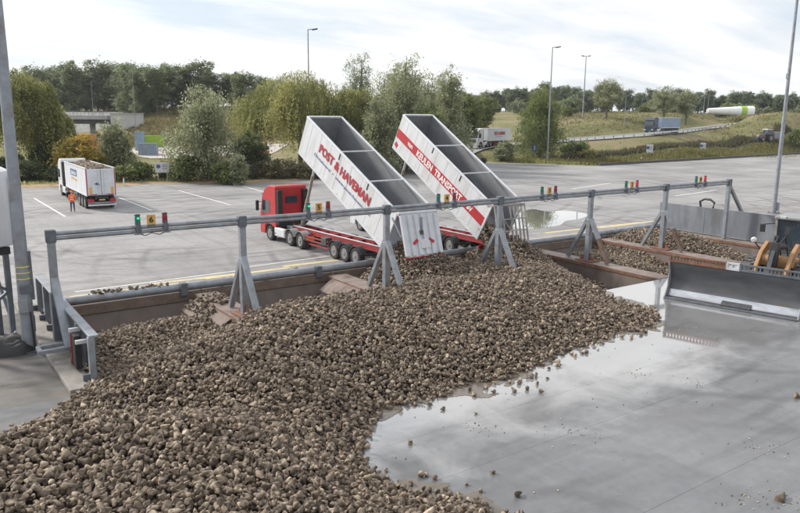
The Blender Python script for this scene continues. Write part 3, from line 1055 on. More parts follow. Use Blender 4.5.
M_GRASS = grass_mat()
tm = np_mesh('ground', np.stack([GX.ravel(), GY.ravel(), GZ.ravel()], 1), quads.ravel(), 4, M_GRASS, smooth=True)
tag(link('ground', tm), kind='structure')
M_ROAD = mat('road_asphalt', (0.25, 0.25, 0.25), 0.85, 0, 0.14, 0.4)
tan = np.gradient(RC[:, :2], axis=0)
tan /= np.linalg.norm(tan, axis=1)[:, None]
nor = np.stack([-tan[:, 1], tan[:, 0]], 1)
rw = np.interp(np.arange(len(RC)), [0, 12, 24, 100], [7, 5, 3.6, 3.6])
rb = MB()
vs = []
for q, n_, w_ in zip(RC, nor, rw):
    vs += [(q[0] - n_[0] * w_, q[1] - n_[1] * w_, q[2] + 0.06), (q[0] + n_[0] * w_, q[1] + n_[1] * w_, q[2] + 0.06)]
rb.add(vs, [(2 * i, 2 * i + 1, 2 * i + 3, 2 * i + 2) for i in range(len(RC) - 1)])
tag(rb.build('road', M_ROAD), kind='structure')

# kerb along the far side of the yard
kb = MB()
kx = [101.5, 115, 129, 150, 186, 240, 318]
for a, b in zip(kx[:-1], kx[1:]):
    kb.bar((a, edge_y(a) - 0.1, 0.2), (b, edge_y(b) - 0.1, 0.2), 0.5, 0.5)
tag(kb.build('kerb', mat('dark_kerb', (0.085, 0.075, 0.07), 0.85, 0, 0.25, 1.5)), kind='structure')
M_DRYEDGE = mat('dry_verge', (0.28, 0.20, 0.12), 0.95, 0, 0.3, 0.8, bump=0.5, bscale=4)
vb = MB()
xsv = list(np.linspace(-60, 60, 50)) + list(np.linspace(88, 101, 8))
vs = []
for x in xsv[:50]:
    e = edge_y(x)
    vs += [(x, e - 0.3 + 0.5 * math.sin(x * 1.3), 0.012), (x, e + 2.6 + 0.6 * math.sin(x * 0.7), 0.16)]
vb.add(vs, [(2 * i, 2 * i + 1, 2 * i + 3, 2 * i + 2) for i in range(49)])
tag(vb.build('verge', M_DRYEDGE), kind='structure')

# ================================================================== vegetation
M_LEAF = tint_mat('foliage', 0.6, 0.48, 0.35)
M_BARK = mat('bark', (0.12, 0.10, 0.08), 0.9, 0, 0.3, 3, bump=0.5, bscale=12)


def leaf_quads(C, size, dirs=None, updir=0.25, aspect=0.5):
    """quads at points C (n,3)"""
    n = len(C)
    nrm = rng.normal(size=(n, 3))
    nrm[:, 2] = np.abs(nrm[:, 2]) + updir
    nrm /= np.linalg.norm(nrm, axis=1)[:, None]
    a = rng.normal(size=(n, 3)) if dirs is None else dirs + rng.normal(size=(n, 3)) * 0.25
    a -= (a * nrm).sum(1)[:, None] * nrm
    a /= np.linalg.norm(a, axis=1)[:, None] + 1e-9
    b = np.cross(nrm, a)
    s = size * rng.uniform(0.6, 1.35, n)[:, None]
    a, b = a * s * 0.5, b * s * aspect * 0.5
    V = np.stack([C - a, C - a * 0.1 - b, C + a, C + a * 0.1 + b], 1)
    return V.reshape(-1, 3)


def crown_mesh(name, lobes, nclump, nleaf, crad, leaf, pal, shell=0.45, hang=0.0):
    """lobes: (cx,cy,cz,rx,ry,rz)"""
    lobes = np.array(lobes, float)
    vol = lobes[:, 3] * lobes[:, 4] * lobes[:, 5]
    which = rng.choice(len(lobes), nclump, p=vol / vol.sum())
    d = rng.normal(size=(nclump, 3))
    d /= np.linalg.norm(d, axis=1)[:, None]
    rr = rng.uniform(shell ** 3, 1, nclump) ** (1 / 3) * rng.uniform(0.86, 1.1, nclump)
    cc = lobes[which, :3] + d * rr[:, None] * lobes[which, 3:]
    cc[:, 2] = np.maximum(cc[:, 2], 0.15)
    cs = crad * rng.uniform(0.55, 1.4, nclump)
    P = cc[:, None, :] + rng.normal(size=(nclump, nleaf, 3)) * cs[:, None, None] * np.array([0.55, 0.55, 0.42])
    if hang > 0:
        P[:, :, 2] -= rng.random((nclump, nleaf)) ** 1.5 * hang
    P = P.reshape(-1, 3)
    P[:, 2] = np.maximum(P[:, 2], 0.05)
    pal = np.array(pal)
    ti = np.clip(rng.normal(0.5, 0.3, nclump)[:, None] + rng.normal(0, 0.14, (nclump, nleaf)), 0, 1).reshape(-1)
    c = np.stack([np.interp(ti, [0, 0.5, 1], pal[:, k]) for k in range(3)], 1)
    V = leaf_quads(P, leaf, dirs=(np.tile([0, 0, -1.0], (len(P), 1)) if hang > 0 else None))
    return np_mesh(name, V, np.arange(len(V)), 4, M_LEAF, tint=np.repeat(c, 4, 0))


def weeping_mesh(name, R_, H_, nstr, pal, leaf=0.34):
    """wide dome of hanging bunches of strands, each bunch with its own length and shade"""
    Ps, T = [], []
    pal = np.array(pal)
    nb = 95
    per = max(8, nstr // nb)
    for b in range(nb):
        u = math.sqrt(rng.random())
        th = rng.uniform(0, 6.283)
        lump = 0.86 + 0.22 * math.sin(2.3 * th + R_) * u + rng.uniform(-0.06, 0.06)
        r_ = R_ * 0.92 * u * (0.9 + 0.14 * math.sin(3 * th + 1))
        az = H_ * lump * (0.64 + 0.36 * math.sqrt(max(0, 1 - u ** 2.2)))
        anc = np.array([r_ * math.cos(th), r_ * math.sin(th), min(az, H_)])
        lb = rng.uniform(0.2, 0.62) * az * (0.65 + 0.5 * u)
        tb = np.clip(rng.normal(0.5, 0.24), 0, 1)
        br = rng.uniform(0.6, 1.15) * R_ * 0.14
        for i in range(per):
            o = rng.normal(size=2) * br
            q = np.hypot(*o) / (br * 2)
            top = anc + np.array([o[0], o[1], -q * q * 1.2 + rng.uniform(-0.3, 0.2)])
            ln = max(0.5, min(lb * rng.uniform(0.45, 1.1), top[2] - 0.5))
            n = max(5, int(ln / 0.17))
            t_ = np.linspace(0, 1, n)
            out = np.array([math.cos(th), math.sin(th), 0]) * rng.uniform(0.1, 0.7)
            p = top[None] + out[None] * (t_ * (2 - t_))[:, None] - np.array([0, 0, 1])[None] * (t_ ** 1.25 * ln)[:, None]
            Ps.append(p + rng.normal(size=p.shape) * 0.13)
            T.append(np.clip(tb + rng.normal(0, 0.1) + rng.normal(0, 0.1, n), 0, 1))
    P, ti = np.concatenate(Ps), np.concatenate(T)
    c = np.stack([np.interp(ti, [0, 0.5, 1], pal[:, k]) for k in range(3)], 1)
    V = leaf_quads(P, leaf, dirs=np.tile([0, 0, -1.0], (len(P), 1)), aspect=0.42)
    return np_mesh(name, V, np.arange(len(V)), 4, M_LEAF, tint=np.repeat(c, 4, 0))


def trunk_mesh(name, h, r, limbs):
    m = MB()
    m.tube([(0, 0, -0.4), (0.05 * h * 0.1, 0, h * 0.35), (-0.04 * h * 0.2, 0.03 * h * 0.2, h * 0.7), (0, 0, h)], [r * 1.3, r, r * 0.7, r * 0.2], 9)
    for (x, y, z0, z1) in limbs:
        m.tube([(0, 0, z0), (x * 0.5, y * 0.5, z0 + (z1 - z0) * 0.6), (x, y, z1)], [r * 0.5, r * 0.32, r * 0.1], 6)
    return m.mesh(name, M_BARK, True)


PAL_SILVER = [(0.169, 0.188, 0.103), (0.294, 0.319, 0.188), (0.45, 0.469, 0.306)]
PAL_GREEN = [(0.094, 0.125, 0.044), (0.175, 0.213, 0.075), (0.275, 0.306, 0.125)]
PAL_DARK = [(0.05, 0.073, 0.033), (0.094, 0.125, 0.053), (0.156, 0.188, 0.081)]
PAL_YEL = [(0.169, 0.181, 0.075), (0.312, 0.306, 0.125), (0.5, 0.463, 0.194)]
PAL_AUT = [(0.17, 0.15, 0.04), (0.36, 0.28, 0.06), (0.52, 0.37, 0.08)]
PAL_FAR = [(0.119, 0.154, 0.087), (0.189, 0.231, 0.126), (0.28, 0.322, 0.182)]
PAL_WIL = [(0.13, 0.155, 0.06), (0.265, 0.28, 0.105), (0.49, 0.46, 0.175)]
PAL_REED = [(0.10, 0.09, 0.045), (0.17, 0.155, 0.08), (0.27, 0.24, 0.14)]


def tree(label, px, py_top, half_px, depth, style, pal, base_z=None, cat='tree', name='tree', group=None, dens=1.0, leaf=0.34):
    """a tree whose crown top projects to (px, py_top) and half width is half_px, standing at the given depth"""
    P = D(px, 150, depth)
    z0 = float(terrain_z(P[0], P[1])) if base_z is None else base_z
    # depth changes little with height; solve height
    top = D(px, py_top, depth)
    sc = depth / F_PX
    h = top[2] - z0
    w = half_px * sc
    t = thing(name, label, cat, (P[0], P[1], z0), group=group)
    if style == 'weep':
        me = weeping_mesh('crown', w, h, int(1900 * dens), pal, leaf)
        limbs = [(w * 0.5 * math.cos(a), w * 0.5 * math.sin(a), h * 0.25, h * 0.7) for a in (0.3, 1.7, 3.0, 4.4, 5.5)]
        th = h * 0.75
    elif style == 'upright':
        lob = [(rng.uniform(-0.5, 0.5) * w, rng.uniform(-0.5, 0.5) * w, h * rng.uniform(0.5, 0.72), w * rng.uniform(0.28, 0.45), w * rng.uniform(0.28, 0.45), h * rng.uniform(0.2, 0.3))
               for _ in range(8)]
        lob += [(0, 0, h * 0.66, w * 0.45, w * 0.45, h * 0.34), (w * 0.3, 0, h * 0.3, w * 0.7, w * 0.7, h * 0.27), (-w * 0.35, 0, h * 0.32, w * 0.65, w * 0.65, h * 0.29)]
        me = crown_mesh('crown', lob, int(430 * dens), 42, max(0.5, w * 0.16), leaf, pal, 0.3, hang=0.9)
        limbs = [(l[0], l[1], h * 0.2, l[2]) for l in lob[:6]]
        th = h * 0.85
    elif style == 'bush':
        lob = [(rng.uniform(-0.55, 0.55) * w, rng.uniform(-0.5, 0.5) * w, h * rng.uniform(0.3, 0.6), w * rng.uniform(0.3, 0.5), w * rng.uniform(0.3, 0.5), h * rng.uniform(0.28, 0.4))
               for _ in range(7)] + [(0, 0, h * 0.5, w * 0.7, w * 0.7, h * 0.48)]
        me = crown_mesh('crown', lob, int(300 * dens), 40, max(0.4, w * 0.17), leaf, pal, 0.4)
        limbs = [(l[0] * 0.8, l[1] * 0.8, h * 0.05, l[2]) for l in lob[:4]]
        th = h * 0.6
    else:  # round
        lob = [(rng.uniform(-0.5, 0.5) * w, rng.uniform(-0.5, 0.5) * w, h * rng.uniform(0.45, 0.75), w * rng.uniform(0.34, 0.52), w * rng.uniform(0.34, 0.52), h * rng.uniform(0.16, 0.25))
               for _ in range(9)] + [(0, 0, h * 0.6, w * 0.75, w * 0.75, h * 0.39)]
        me = crown_mesh('crown', lob, int(420 * dens), 42, max(0.5, w * 0.15), leaf, pal, 0.45)
        limbs = [(l[0] * 0.9, l[1] * 0.9, h * 0.22, l[2]) for l in lob[:6]]
        th = h * 0.8
    link('crown', me, t)
    link('trunk', trunk_mesh('trunk', th, max(0.1, h * 0.022), limbs), t)
    return t


tree('broad yellow-green willow behind the near lamp mast, at the yard edge', 14, 64, 42, 100, 'weep', PAL_WIL, dens=1.5)
tree('willow with golden outer branches overhanging the loaded white lorry cab', 50, 82, 24, 103, 'weep', PAL_WIL, dens=1.0)
tree('autumn-yellow sumac shrub with spreading branches beside the loaded white lorry', 78, 134, 29, 93, 'bush', PAL_AUT, cat='shrub', name='shrub', dens=0.9, leaf=0.4)
tree('feathery grey-green young willow between the shrub and the blue container', 117, 116, 21, 95, 'upright', PAL_SILVER, dens=0.55)
tree('tall silvery willow standing behind the white notice board', 203, 80, 40, 93, 'upright', PAL_SILVER, dens=1.25)
tree('dark green rounded bush between silvery willow and weeping willow', 252, 129, 21, 98, 'bush', PAL_DARK, cat='shrub', name='shrub', dens=0.9)
tree('pale green low bush in front of the dark rounded bush', 238, 152, 9, 88, 'bush', PAL_SILVER, cat='shrub', name='shrub', dens=0.4)
tree('big weeping willow with hanging curtains behind the red lorry', 300, 70, 62, 116, 'weep', PAL_WIL, dens=1.9)
tree('second weeping willow crown behind the raised trailer with red lettering', 350, 84, 34, 121, 'weep', PAL_WIL, dens=1.2)
tree('thin tall poplar-like tree standing behind the weeping willows', 362, 50, 22, 165, 'upright', PAL_FAR, dens=0.7)
tree('tallest silvery tree above the raised trailer with the red stripe', 405, 45, 36, 112, 'upright', PAL_SILVER, dens=1.4)
tree('slender silvery tree with open top left of the far white lorry', 449, 57, 29, 116, 'upright', PAL_SILVER, dens=1.1)
tree('broad silvery tree close behind the tallest one', 384, 66, 34, 138, 'upright', PAL_SILVER, dens=1.2)
tree('bushy silvery tree between the tallest and the slender one', 427, 68, 33, 128, 'upright', PAL_SILVER, dens=1.2)
tree('low rounded tree at the bend beside the far white lorry cab', 462, 88, 20, 135, 'round', PAL_GREEN, dens=1.0)
tree('dense grey-green tree filling the gap between the two raised trailers', 382, 88, 26, 104, 'upright', PAL_SILVER, dens=1.0)
tree('dark low tree under the tall silvery trees beside the exit road', 428, 104, 24, 108, 'round', PAL_GREEN, dens=0.9)
tree('dark bushy tree behind the raised trailer with red lettering', 352, 128, 26, 106, 'bush', PAL_DARK, dens=0.9)
tree('round dark green tree behind the far white lorry', 480, 94, 17, 172, 'round', PAL_GREEN, dens=0.9)
tree('bushy olive tree beside the lamp mast at the exit road', 540, 84, 30, 142, 'upright', PAL_GREEN, dens=1.6)
tree('round olive tree standing alone on the green slope left of the far tipper', 604, 79, 18, 205, 'round', PAL_SILVER, dens=0.9)
tree('wide round tree behind the trailer of the far grey tipper lorry', 661, 86, 17, 210, 'round', PAL_SILVER, dens=0.9)
tree('smaller olive tree beside the wide round tree on the slope', 683, 89, 13, 214, 'round', PAL_SILVER, dens=0.7)
for i, (px, pt, hw, dp, pal, lab) in enumerate((
        (505, 140, 12, 138, PAL_SILVER, 'grey-green bush left of the blue pedestrian sign'), (575, 140, 14, 146, PAL_GREEN, 'low bush right of the lamp mast at the exit road'),
        (588, 149, 10, 143, PAL_YEL, 'small yellowish bush at the start of the dark kerb'), (30, 160, 22, 92, PAL_DARK, 'dark undergrowth bush below the broad willow'),
        (55, 166, 13, 90, PAL_DARK, 'small dark bush left of the loaded lorry cab'),
        (140, 162, 16, 92, PAL_GREEN, 'weedy green bush between the loaded lorry and the notice board'), (165, 160, 11, 95, PAL_YEL, 'yellowish weedy bush just behind the notice board'),
        (185, 152, 16, 91, PAL_GREEN, 'dense bush at the foot of the tall silvery willow'), (122, 166, 12, 90, PAL_GREEN, 'leafy weeds directly behind the loaded trailer'),
        (8, 152, 16, 94, PAL_DARK, 'dark bush hanging over the yard edge behind the thick mast'), (100, 158, 14, 96, PAL_DARK, 'dark bush behind the cab end of the loaded trailer'),
        (225, 162, 14, 89, PAL_GREEN, 'low green bush at the start of the long hedge'), (42, 140, 18, 101, PAL_DARK, 'dense dark bush inside the curtain of the broad willow'),
        (460, 112, 8, 210, PAL_GREEN, 'small bush on the slope beyond the exit road'), (640, 105, 6, 240, PAL_GREEN, 'small dark bush on the crest beside the far tipper cab'),
        (565, 106, 10, 225, PAL_GREEN, 'low bush on the crest beside the tall twin-head mast'), (795, 126, 10, 190, PAL_GREEN, 'bush growing on the earth mound behind the tractor'))):
    tree(lab, px, pt, hw, dp, 'bush', pal, cat='bush', name='bush', dens=0.5, leaf=0.36)

# rows of trees on the embankment and behind the fields: shared shapes, each its own tree
def row_variants(pal, n, leaf, nclump):
    out = []
    for i in range(n):
        h, w = 16.0, 3.6
        lob = [(rng.uniform(-0.6, 0.6) * w, rng.uniform(-0.6, 0.6) * w, h * q_, w * rng.uniform(0.38, 0.62), w * rng.uniform(0.38, 0.62), h * rng.uniform(0.11, 0.2))
               for q_ in np.linspace(0.16, 0.86, 12)]
        cm = crown_mesh('crown', lob, nclump, 34, 0.95, leaf, pal, 0.2)
        tr = trunk_mesh('trunk', h * 0.9, 0.22, [(l[0], l[1], h * 0.25, l[2]) for l in lob[:6]])
        out.append((cm, tr))
    return out


rowL = row_variants(PAL_FAR, 5, 0.55, 230)
x = 28.0
k = 0
while x < 262:
    dp = (214 if x > 125 else 252) + rng.uniform(-6, 10)
    P = D(x, 150, dp)
    top = {0: 66, 1: 72, 2: 64, 3: 70, 4: 75}[k % 5] + rng.uniform(-3, 5) + (6 if x > 215 else 0) + (4 if x < 40 else 0)
    z0 = float(terrain_z(P[0], P[1]))
    s = (D(x, top, dp)[2] - z0) / 15.5
    t = thing('tree', 'slim dark green tree of the row on the grass embankment', 'tree', (P[0], P[1], z0), rng.uniform(0, 6.28), 'tree row on the embankment')
    t.scale = (s * rng.uniform(1.15, 1.6), s * rng.uniform(1.15, 1.6), s)
    cm, tr = rowL[k % 5]
    link('crown', cm, t)
    link('trunk', tr, t)
    x += rng.uniform(4.5, 8)
    k += 1
rowR = row_variants([(c[0] * 0.95, c[1] * 0.98, c[2] * 1.1) for c in PAL_FAR], 5, 0.75, 170)
x = 398.0
while x < 815:
    dp = 335 + rng.uniform(-14, 20)
    P = D(x, 150, dp)
    top = 92 + 3 * math.sin(x * 0.021) + rng.uniform(-4, 4) + np.interp(x, [490, 560, 700, 760, 800], [4, -3, -1, 4, 9])
    z0 = float(terrain_z(P[0], P[1]))
    s = max(0.5, (D(x, top, dp)[2] - z0) / 15.5)
    t = thing('tree', 'dark far-off tree of the belt along the horizon', 'tree', (P[0], P[1], z0), rng.uniform(0, 6.28), 'tree belt along the horizon')
    t.scale = (s * rng.uniform(1.1, 1.5), s * rng.uniform(1.1, 1.5), s)
    cm, tr = rowR[k % 5]
    link('crown', cm, t)
    link('trunk', tr, t)
    x += rng.uniform(3.6, 7)
    k += 1
# lower scrub in front of the belt
bush_var = [crown_mesh('crown', [(rng.uniform(-1.5, 1.5), rng.uniform(-1, 1), rng.uniform(1.2, 2.6), 1.8, 1.6, 1.4) for _ in range(5)], 70, 34, 0.6, 0.55, PAL_FAR, 0.3) for _ in range(3)]
for i in range(26):
    x = rng.uniform(560, 812) if i > 5 else rng.uniform(440, 560)
    dp = rng.uniform(265, 315)
    P = D(x, 150, dp)
    t = tag(link('scrub_bush', bush_var[i % 3], None, (P[0], P[1], float(terrain_z(P[0], P[1])) - 0.2), rng.uniform(0, 6), [rng.uniform(0.9, 1.7)] * 3),
            'round grey-green scrub bush in front of the horizon tree belt', 'bush', 'scrub bushes before the tree belt')

# clipped-looking hedge behind the parking bays
hed = thing('hedge', 'long dark brown-green hedge along the yard behind the red lorry', 'hedge', tuple(G(240, 182)))
P0, P1 = G(205, 182.5), G(345, 180)
hp = []
for i in range(150):
    q = P0 + (P1 - P0) * rng.random() - np.array(hed.location)
    hp.append((q[0], q[1] + 2.0 + rng.uniform(0, 2.2), rng.uniform(0.4, 2.1), 0.8, 0.8, rng.uniform(0.6, 1.0)))
link('crown', crown_mesh('crown', hp, 520, 34, 0.5, 0.3, [(0.08, 0.085, 0.045), (0.15, 0.148, 0.082), (0.24, 0.22, 0.125)], 0.2), hed)

# rough grass and reeds, uncountable
def tufts(name, label, pts, hgt, pal, n, spread=0.5):
    pts = np.array(pts)
    sel = pts[rng.integers(0, len(pts), n)]
    base = sel + np.concatenate([rng.normal(size=(n, 2)) * spread, np.zeros((n, 1))], 1)
    base[:, 2] = terrain_z(base[:, 0], base[:, 1]) - 0.05
    h = hgt * rng.uniform(0.5, 1.3, n)
    ang = rng.uniform(0, 6.28, n)
    w = np.stack([np.cos(ang), np.sin(ang), np.zeros(n)], 1) * (0.12 + 0.1 * rng.random(n))[:, None]
    lean = np.concatenate([rng.normal(size=(n, 2)) * 0.25, np.ones((n, 1))], 1) * h[:, None]
    V = np.stack([base - w, base + w, base + lean], 1).reshape(-1, 3)
    ti = np.clip(rng.normal(0.5, 0.3, n), 0, 1)
    c = np.stack([np.interp(ti, [0, 0.5, 1], np.array(pal)[:, k]) for k in range(3)], 1)
    return tag(link(name, np_mesh(name, V, np.arange(3 * n), 3, M_LEAF, tint=np.repeat(c, 3, 0))), label, name.replace('_', ' '), kind='stuff')


def strip_pts(x0, x1, off0, off1, n=3000):
    x = rng.uniform(x0, x1, n)
    return np.stack([x, edge_y(x) + rng.uniform(off0, off1, n), np.zeros(n)], 1)


tufts('rough_grass', 'rough yellow-green grass along the yard edge', np.concatenate([strip_pts(-30, 62, 2.6, 9), strip_pts(88, 102, 1.5, 9, 1200)]), 0.5, PAL_YEL, 16000)
tufts('tall_grass', 'tall dry grass strip behind the dark kerb', strip_pts(101, 260, 1.2, 7, 5000), 0.7, [(0.10, 0.11, 0.035), (0.18, 0.175, 0.06), (0.30, 0.25, 0.12)], 20000)
tufts('reeds', 'dark reeds in the ditch behind the notice boards', strip_pts(104, 200, 9, 11, 4000), 0.9, [(0.06, 0.065, 0.04), (0.11, 0.11, 0.065), (0.19, 0.165, 0.10)], 9000)
fp = []
for i in range(6000):
    dp = rng.uniform(165, 330)
    P = D(rng.uniform(540, 815), 150, dp)
    if road_dist(P[0], P[1]) > 6:
        fp.append(P)
tufts('meadow_grass', 'mixed green and dry meadow grass on the slopes', fp, 0.45, [(0.12, 0.13, 0.055), (0.21, 0.20, 0.09), (0.31, 0.26, 0.16)], 24000, 1.0)
fp = [D(rng.uniform(60, 300), 150, rng.uniform(176, 212)) for i in range(4000)]
tufts('bank_grass', 'dry brownish grass covering the embankment slope', fp, 0.8, [(0.11, 0.11, 0.045), (0.19, 0.17, 0.075), (0.30, 0.25, 0.13)], 22000, 1.0)

# ================================================================== vehicles
WHEELS = {}


def wheel(parent, x, y, r=0.52, w=0.36, side=-1, rim_m=None, single=True):
    key = (r, w, side, (rim_m or M_RIM).name)
    if key not in WHEELS:
        h = w / 2
        ty = MB().lathe([(-h * 0.7, r * 0.6), (-h, r * 0.72), (-h, r * 0.9), (-h * 0.75, r * 0.985), (-h * 0.2, r), (-h * 0.12, r * 0.975), (h * 0.12, r * 0.975), (h * 0.2, r), (h * 0.75, r * 0.985), (h, r * 0.9), (h, r * 0.72), (h * 0.7, r * 0.6)], seg=28)
        o = side * h
        ri = MB().lathe([(o * 0.95, r * 0.62), (o * 1.0, r * 0.58), (o * 0.9, r * 0.5), (o * 0.45, r * 0.44), (o * 0.4, r * 0.3), (o * 0.8, r * 0.24), (o * 1.05, r * 0.2), (o * 1.12, r * 0.1), (o * 1.12, 0.001)], seg=24)
        for k in range(8):
            a = k * math.pi / 4
            ri.box((o * 0.5, math.cos(a) * r * 0.37, math.sin(a) * r * 0.37), (0.05, 0.05, 0.05))
        WHEELS[key] = (ty.mesh('tyre', M_TYRE, True), ri.mesh('rim', rim_m or M_RIM, True))
    a, b = WHEELS[key]
    t = link('wheel', a, parent, (x, y, r))
    link('rim', b, t)
    return t


def arch(parent, x, y, r, w, m):
    """mudguard over a wheel"""
    vs, fs = [], []
    n = 9
    for i in range(n):
        a = R(18 + 144 * i / (n - 1))
        for rr in (r, r + 0.03):
            for xx in (x - w / 2, x + w / 2):
                vs.append((xx, y + rr * math.cos(a), 0.52 + rr * math.sin(a)))
    for i in range(n - 1):
        o = i * 4
        fs += [(o, o + 1, o + 5, o + 4), (o + 2, o + 6, o + 7, o + 3), (o, o + 4, o + 6, o + 2), (o + 1, o + 3, o + 7, o + 5)]
    fs += [(0, 2, 3, 1), ((n - 1) * 4, (n - 1) * 4 + 1, (n - 1) * 4 + 3, (n - 1) * 4 + 2)]
    MB().add(vs, fs).build('mudguard', m, parent)


def tractor_unit(t, yf, paint, axles, roof=3.85, wheels_side=(-1, 1)):
    """yf: front axle position; axles: list of driven axle positions"""
    # cab shell: side profile (y, z)
    yb, yn = yf - 0.95, yf + 1.38
    prof = [(yb, 1.0), (yf - 0.62, 1.0), (yf - 0.55, 0.55), (yf - 0.5, 1.0), (yf - 0.3, 1.14), (yf + 0.3, 1.14), (yf + 0.6, 1.0), (yf + 0.66, 0.42), (yn, 0.42), (yn + 0.02, 1.5), (yn - 0.05, 1.9), (yn - 0.38, 3.1), (yn - 0.75, roof - 0.28), (yn - 1.3, roof - 0.02), (yb + 0.1, roof), (yb, roof - 0.1)]
    prof = [p for p in prof if p[0] != yf - 0.55]
    cab = MB().prism(prof, -1.23, 1.23).build('cab', paint, t, bevel=0.06)
    MB().prism([(yn - 0.03, 1.95), (yn - 0.36, 3.02), (yn - 0.30, 3.04), (yn + 0.03, 1.97)], -1.1, 1.1).build('windscreen', M_GLASS, t)
    for s in (-1, 1):
        MB().prism([(yn - 0.28, 1.92), (yn - 0.52, 2.78), (yf - 0.1, 2.78), (yf - 0.1, 1.92)], s * 1.215, s * 1.245).build('side_window', M_GLASS, t)
        d = MB().prism([(yf + 0.95, 1.15), (yf + 0.95, 2.9), (yf + 0.93, 2.9), (yf + 0.93, 1.15)], s * 1.228, s * 1.238).build('door_seam', M_BLACK, t)
        MB().box((s * 1.5, yn - 0.15, 2.35), (0.22, 0.14, 0.72)).build('mirror', M_BLACK, t, bevel=0.04)
        MB().bar((s * 1.2, yn - 0.2, 2.6), (s * 1.48, yn - 0.15, 2.6), 0.05, 0.05).build('mirror_arm', M_BLACK, t)
        MB().box((s * 1.0, yb - 0.12, 2.4), (0.36, 0.34, 2.4)).build('air_stack', M_BLACK, t, bevel=0.05)
        MB().box((s * 0.95, yn + 0.03, 0.85), (0.42, 0.06, 0.24)).build('headlight', M_ALU, t, bevel=0.02)
        MB().box((s * 1.1, (yf - 0.62 + axles[0] + 0.66) / 2, 0.72), (0.26, max(0.6, yf - axles[0] - 1.35), 0.62)).build('fuel_tank', M_ALU, t, bevel=0.08)
        arch(t, s * 1.06, yf, 0.62, 0.34, M_BLACK)
        for a in axles:
            arch(t, s * 0.98, a, 0.62, 0.56, M_GREY)
        wheel(t, s * 1.05, yf, side=s)
        for a in axles:
            wheel(t, s * 0.94, a, w=0.56, side=s)
        MB().box((s * 0.45, (yb + axles[-1] - 0.7) / 2, 0.82), (0.1, yb - axles[-1] + 0.9, 0.28)).build('frame_rail', M_DARK, t)
        MB().box((s * 0.85, axles[-1] - 0.78, 0.78), (0.5, 0.06, 0.36)).build('tail_board', M_YELLOW if s < 0 else M_RED, t, bevel=0.01)
        MB().box((s * 0.85, axles[-1] - 0.80, 1.0), (0.44, 0.06, 0.1)).build('tail_light', M_RED, t)
    for s in (-1, 1):
        MB().box((s * 1.25, yf - 0.02, 1.75), (0.03, 0.22, 0.05)).build('door_handle', M_BLACK, t)
        MB().box((s * 1.2, axles[-1] - 0.95, 0.45), (0.5, 0.03, 0.5)).build('mud_flap', M_BLACK, t)
        MB().box((s * 1.1, yf - 0.75, 0.62), (0.28, 0.35, 0.08)).build('step', M_DARK, t)
        MB().box((s * 0.6, yn - 0.75, roof - 0.12), (0.22, 0.12, 0.1)).build('roof_lamp', M_YELLOW, t, bevel=0.02)
    MB().box((0, yn - 0.22, 3.12), (2.2, 0.3, 0.05), (R(12), 0, 0)).build('sun_visor', M_BLACK, t)
    MB().box((0, yb - 0.03, 2.9), (0.9, 0.05, 0.5)).build('rear_window', M_GLASS, t, bevel=0.02)
    for k in range(3):
        MB().tube([(-0.25 + 0.2 * k, yb - 0.05, 1.5), (-0.25 + 0.2 * k, yb - 0.5, 1.15), (-0.2 + 0.2 * k, yb - 1.0, 1.3)], 0.03, 6).build('air_hose', M_LETTER if k == 1 else M_BLACK, t, smooth=True)
    MB().box((0, yn + 0.03, 1.35), (1.7, 0.06, 0.7)).build('grille', M_BLACK, t, bevel=0.02)
    MB().box((0, yb - 0.06, 1.35), (2.2, 0.08, 0.6)).build('rear_lower_panel', M_BLACK, t)
    for k in range(4):
        MB().box((0.15, yb - 0.015, 1.85 + k * 0.48), (1.3, 0.03, 0.05)).build('cab_rib', paint, t)
    MB().box((0, yf - 1.5, 1.06), (1.0, 0.7, 0.1)).build('catwalk', M_ALU, t)
    MB().lathe([(0.98, 0.5), (1.06, 0.5), (1.08, 0.3)], (0, (axles[0] + axles[-1]) / 2 + 0.2, 0), 'z', 16).build('fifth_wheel', M_DARK, t)


def trailer_chassis(t, front, axles, m, rail_top):
    for s in (-1, 1):
        r = MB().box((s * 0.48, front / 2, 1.08), (0.09, front, 0.3)).build('chassis_rail', m, t)
        MB().box((s * 0.48, front / 2, 1.245), (0.13, front, 0.03)).build('flange', rail_top, r)
        MB().box((s * 0.48, front / 2, 0.92), (0.2, front, 0.03)).build('flange', m, r)
        for a in axles:
            arch(t, s * 1.06, a, 0.60, 0.42, M_DARK)
            wheel(t, s * 1.07, a, w=0.38, side=s)
        ya = axles[0] + 0.75
        MB().box((s * 1.0, ya + 0.45, 0.9), (0.45, 0.6, 0.5)).build('tool_box', M_DARK, t, bevel=0.03)
        for k in range(3):
            MB().bar((s * 1.15, ya, 0.5 + k * 0.22), (s * 1.15, ya + 3.0, 0.5 + k * 0.22), 0.05, 0.09).build('side_guard', m, t)
        MB().box((s * 0.6, ya + 3.0, 0.62), (0.14, 0.14, 0.9)).build('landing_leg', M_GALVD, t)
        MB().box((s * 0.85, 0.1, 0.78), (0.42, 0.08, 0.22)).build('tail_light', M_RED, t, bevel=0.01)
    for y in np.linspace(0.2, front - 0.2, 9):
        MB().box((0, y, 1.08), (0.9, 0.1, 0.18)).build('cross_member', m, t)
    MB().box((0, 0.12, 0.6), (2.3, 0.12, 0.16)).build('underrun_bar', M_GALV, t)
    for a in axles:
        MB().tube([(-0.9, a, 0.52), (0.9, a, 0.52)], 0.08, 8).build('axle', M_DARK, t)


